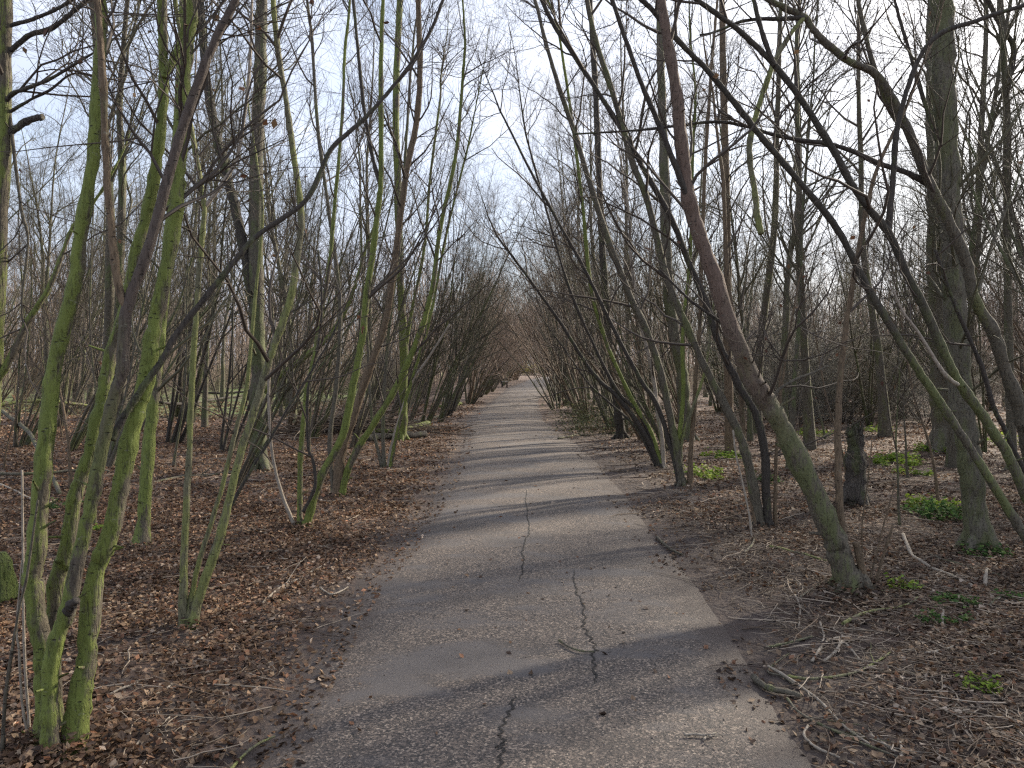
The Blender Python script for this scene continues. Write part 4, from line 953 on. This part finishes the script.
# ------------------------------------------------------------------ world and sun
SUN_AZ, SUN_EL = 50, 28
w = bpy.data.worlds.new('World'); S.world = w; w.use_nodes = True
n = w.node_tree.nodes; l = w.node_tree.links
bg = n['Background']; bg.inputs['Strength'].default_value = 0.10
sky = n.new('ShaderNodeTexSky'); sky.sky_type = 'NISHITA'; sky.sun_disc = False
sky.sun_elevation = R(SUN_EL); sky.sun_rotation = R(SUN_AZ); sky.air_density = 1.0; sky.dust_density = 1.5; sky.ozone_density = 1.5
tc = n.new('ShaderNodeTexCoord'); mp = n.new('ShaderNodeMapping'); mp.inputs['Scale'].default_value = (1, 1, 2.2); l.new(tc.outputs['Generated'], mp.inputs['Vector'])
nz = n.new('ShaderNodeTexNoise'); nz.inputs['Scale'].default_value = 2.6; nz.inputs['Detail'].default_value = 7; nz.inputs['Roughness'].default_value = 0.55; nz.inputs['Distortion'].default_value = 0.4
l.new(mp.outputs[0], nz.inputs['Vector'])
cr = n.new('ShaderNodeMapRange'); cr.inputs['From Min'].default_value = 0.30; cr.inputs['From Max'].default_value = 0.62; cr.inputs['To Min'].default_value = 0.5; cr.inputs['To Max'].default_value = 0.97; l.new(nz.outputs['Fac'], cr.inputs['Value'])
mx = n.new('ShaderNodeMix'); mx.data_type = 'RGBA'; l.new(cr.outputs[0], mx.inputs[0]); l.new(sky.outputs[0], mx.inputs[6])
dp = n.new('ShaderNodeVectorMath'); dp.operation = 'DOT_PRODUCT'; l.new(tc.outputs['Generated'], dp.inputs[0])
dp.inputs[1].default_value = (math.sin(R(SUN_AZ)) * math.cos(R(SUN_EL)), math.cos(R(SUN_AZ)) * math.cos(R(SUN_EL)), math.sin(R(SUN_EL)))
gl = n.new('ShaderNodeMath'); gl.operation = 'POWER'; gl.use_clamp = False
mxx = n.new('ShaderNodeMath'); mxx.operation = 'MAXIMUM'; mxx.inputs[1].default_value = 0.0; l.new(dp.outputs['Value'], mxx.inputs[0]); l.new(mxx.outputs[0], gl.inputs[0]); gl.inputs[1].default_value = 6
cl = n.new('ShaderNodeMix'); cl.data_type = 'RGBA'; l.new(gl.outputs[0], cl.inputs[0]); cl.inputs[6].default_value = (3.6, 3.88, 4.6, 1); cl.inputs[7].default_value = (8.5, 8.2, 7.9, 1)
nz2 = n.new('ShaderNodeTexNoise'); nz2.inputs['Scale'].default_value = 5.5; nz2.inputs['Detail'].default_value = 6; l.new(mp.outputs[0], nz2.inputs['Vector'])
vr = n.new('ShaderNodeMapRange'); vr.inputs['From Min'].default_value = 0.35; vr.inputs['From Max'].default_value = 0.68; vr.inputs['To Min'].default_value = 0.92; vr.inputs['To Max'].default_value = 1.15; l.new(nz2.outputs['Fac'], vr.inputs['Value'])
cm = n.new('ShaderNodeVectorMath'); cm.operation = 'SCALE'; l.new(cl.outputs[2], cm.inputs[0]); l.new(vr.outputs[0], cm.inputs['Scale'])
l.new(cm.outputs[0], mx.inputs[7])
l.new(mx.outputs[2], bg.inputs['Color'])

sd = Vector((math.sin(R(SUN_AZ)) * math.cos(R(SUN_EL)), math.cos(R(SUN_AZ)) * math.cos(R(SUN_EL)), math.sin(R(SUN_EL))))
L = bpy.data.lights.new('sun', 'SUN'); L.energy = 4.6; L.angle = R(2.2); L.color = (1.0, 0.90, 0.74)
lo = bpy.data.objects.new('sun', L); COL.objects.link(lo); lo.rotation_euler = sd.to_track_quat('Z', 'Y').to_euler(); lo.location = (20, 20, 30)

S.view_settings.view_transform = 'Standard'; S.view_settings.look = 'None'; S.view_settings.gamma = 1.0
S.view_settings.use_curve_mapping = False; S.view_settings.exposure = 1.38
S.render.engine = 'CYCLES'
S.cycles.use_denoising = False
S.cycles.max_bounces = 5; S.cycles.diffuse_bounces = 3; S.cycles.glossy_bounces = 1; S.cycles.transmission_bounces = 2
S.cycles.sample_clamp_indirect = 2.0; S.cycles.sample_clamp_direct = 6.0
S.cycles.filter_width = 1.3
S.cycles.volume_bounces = 1
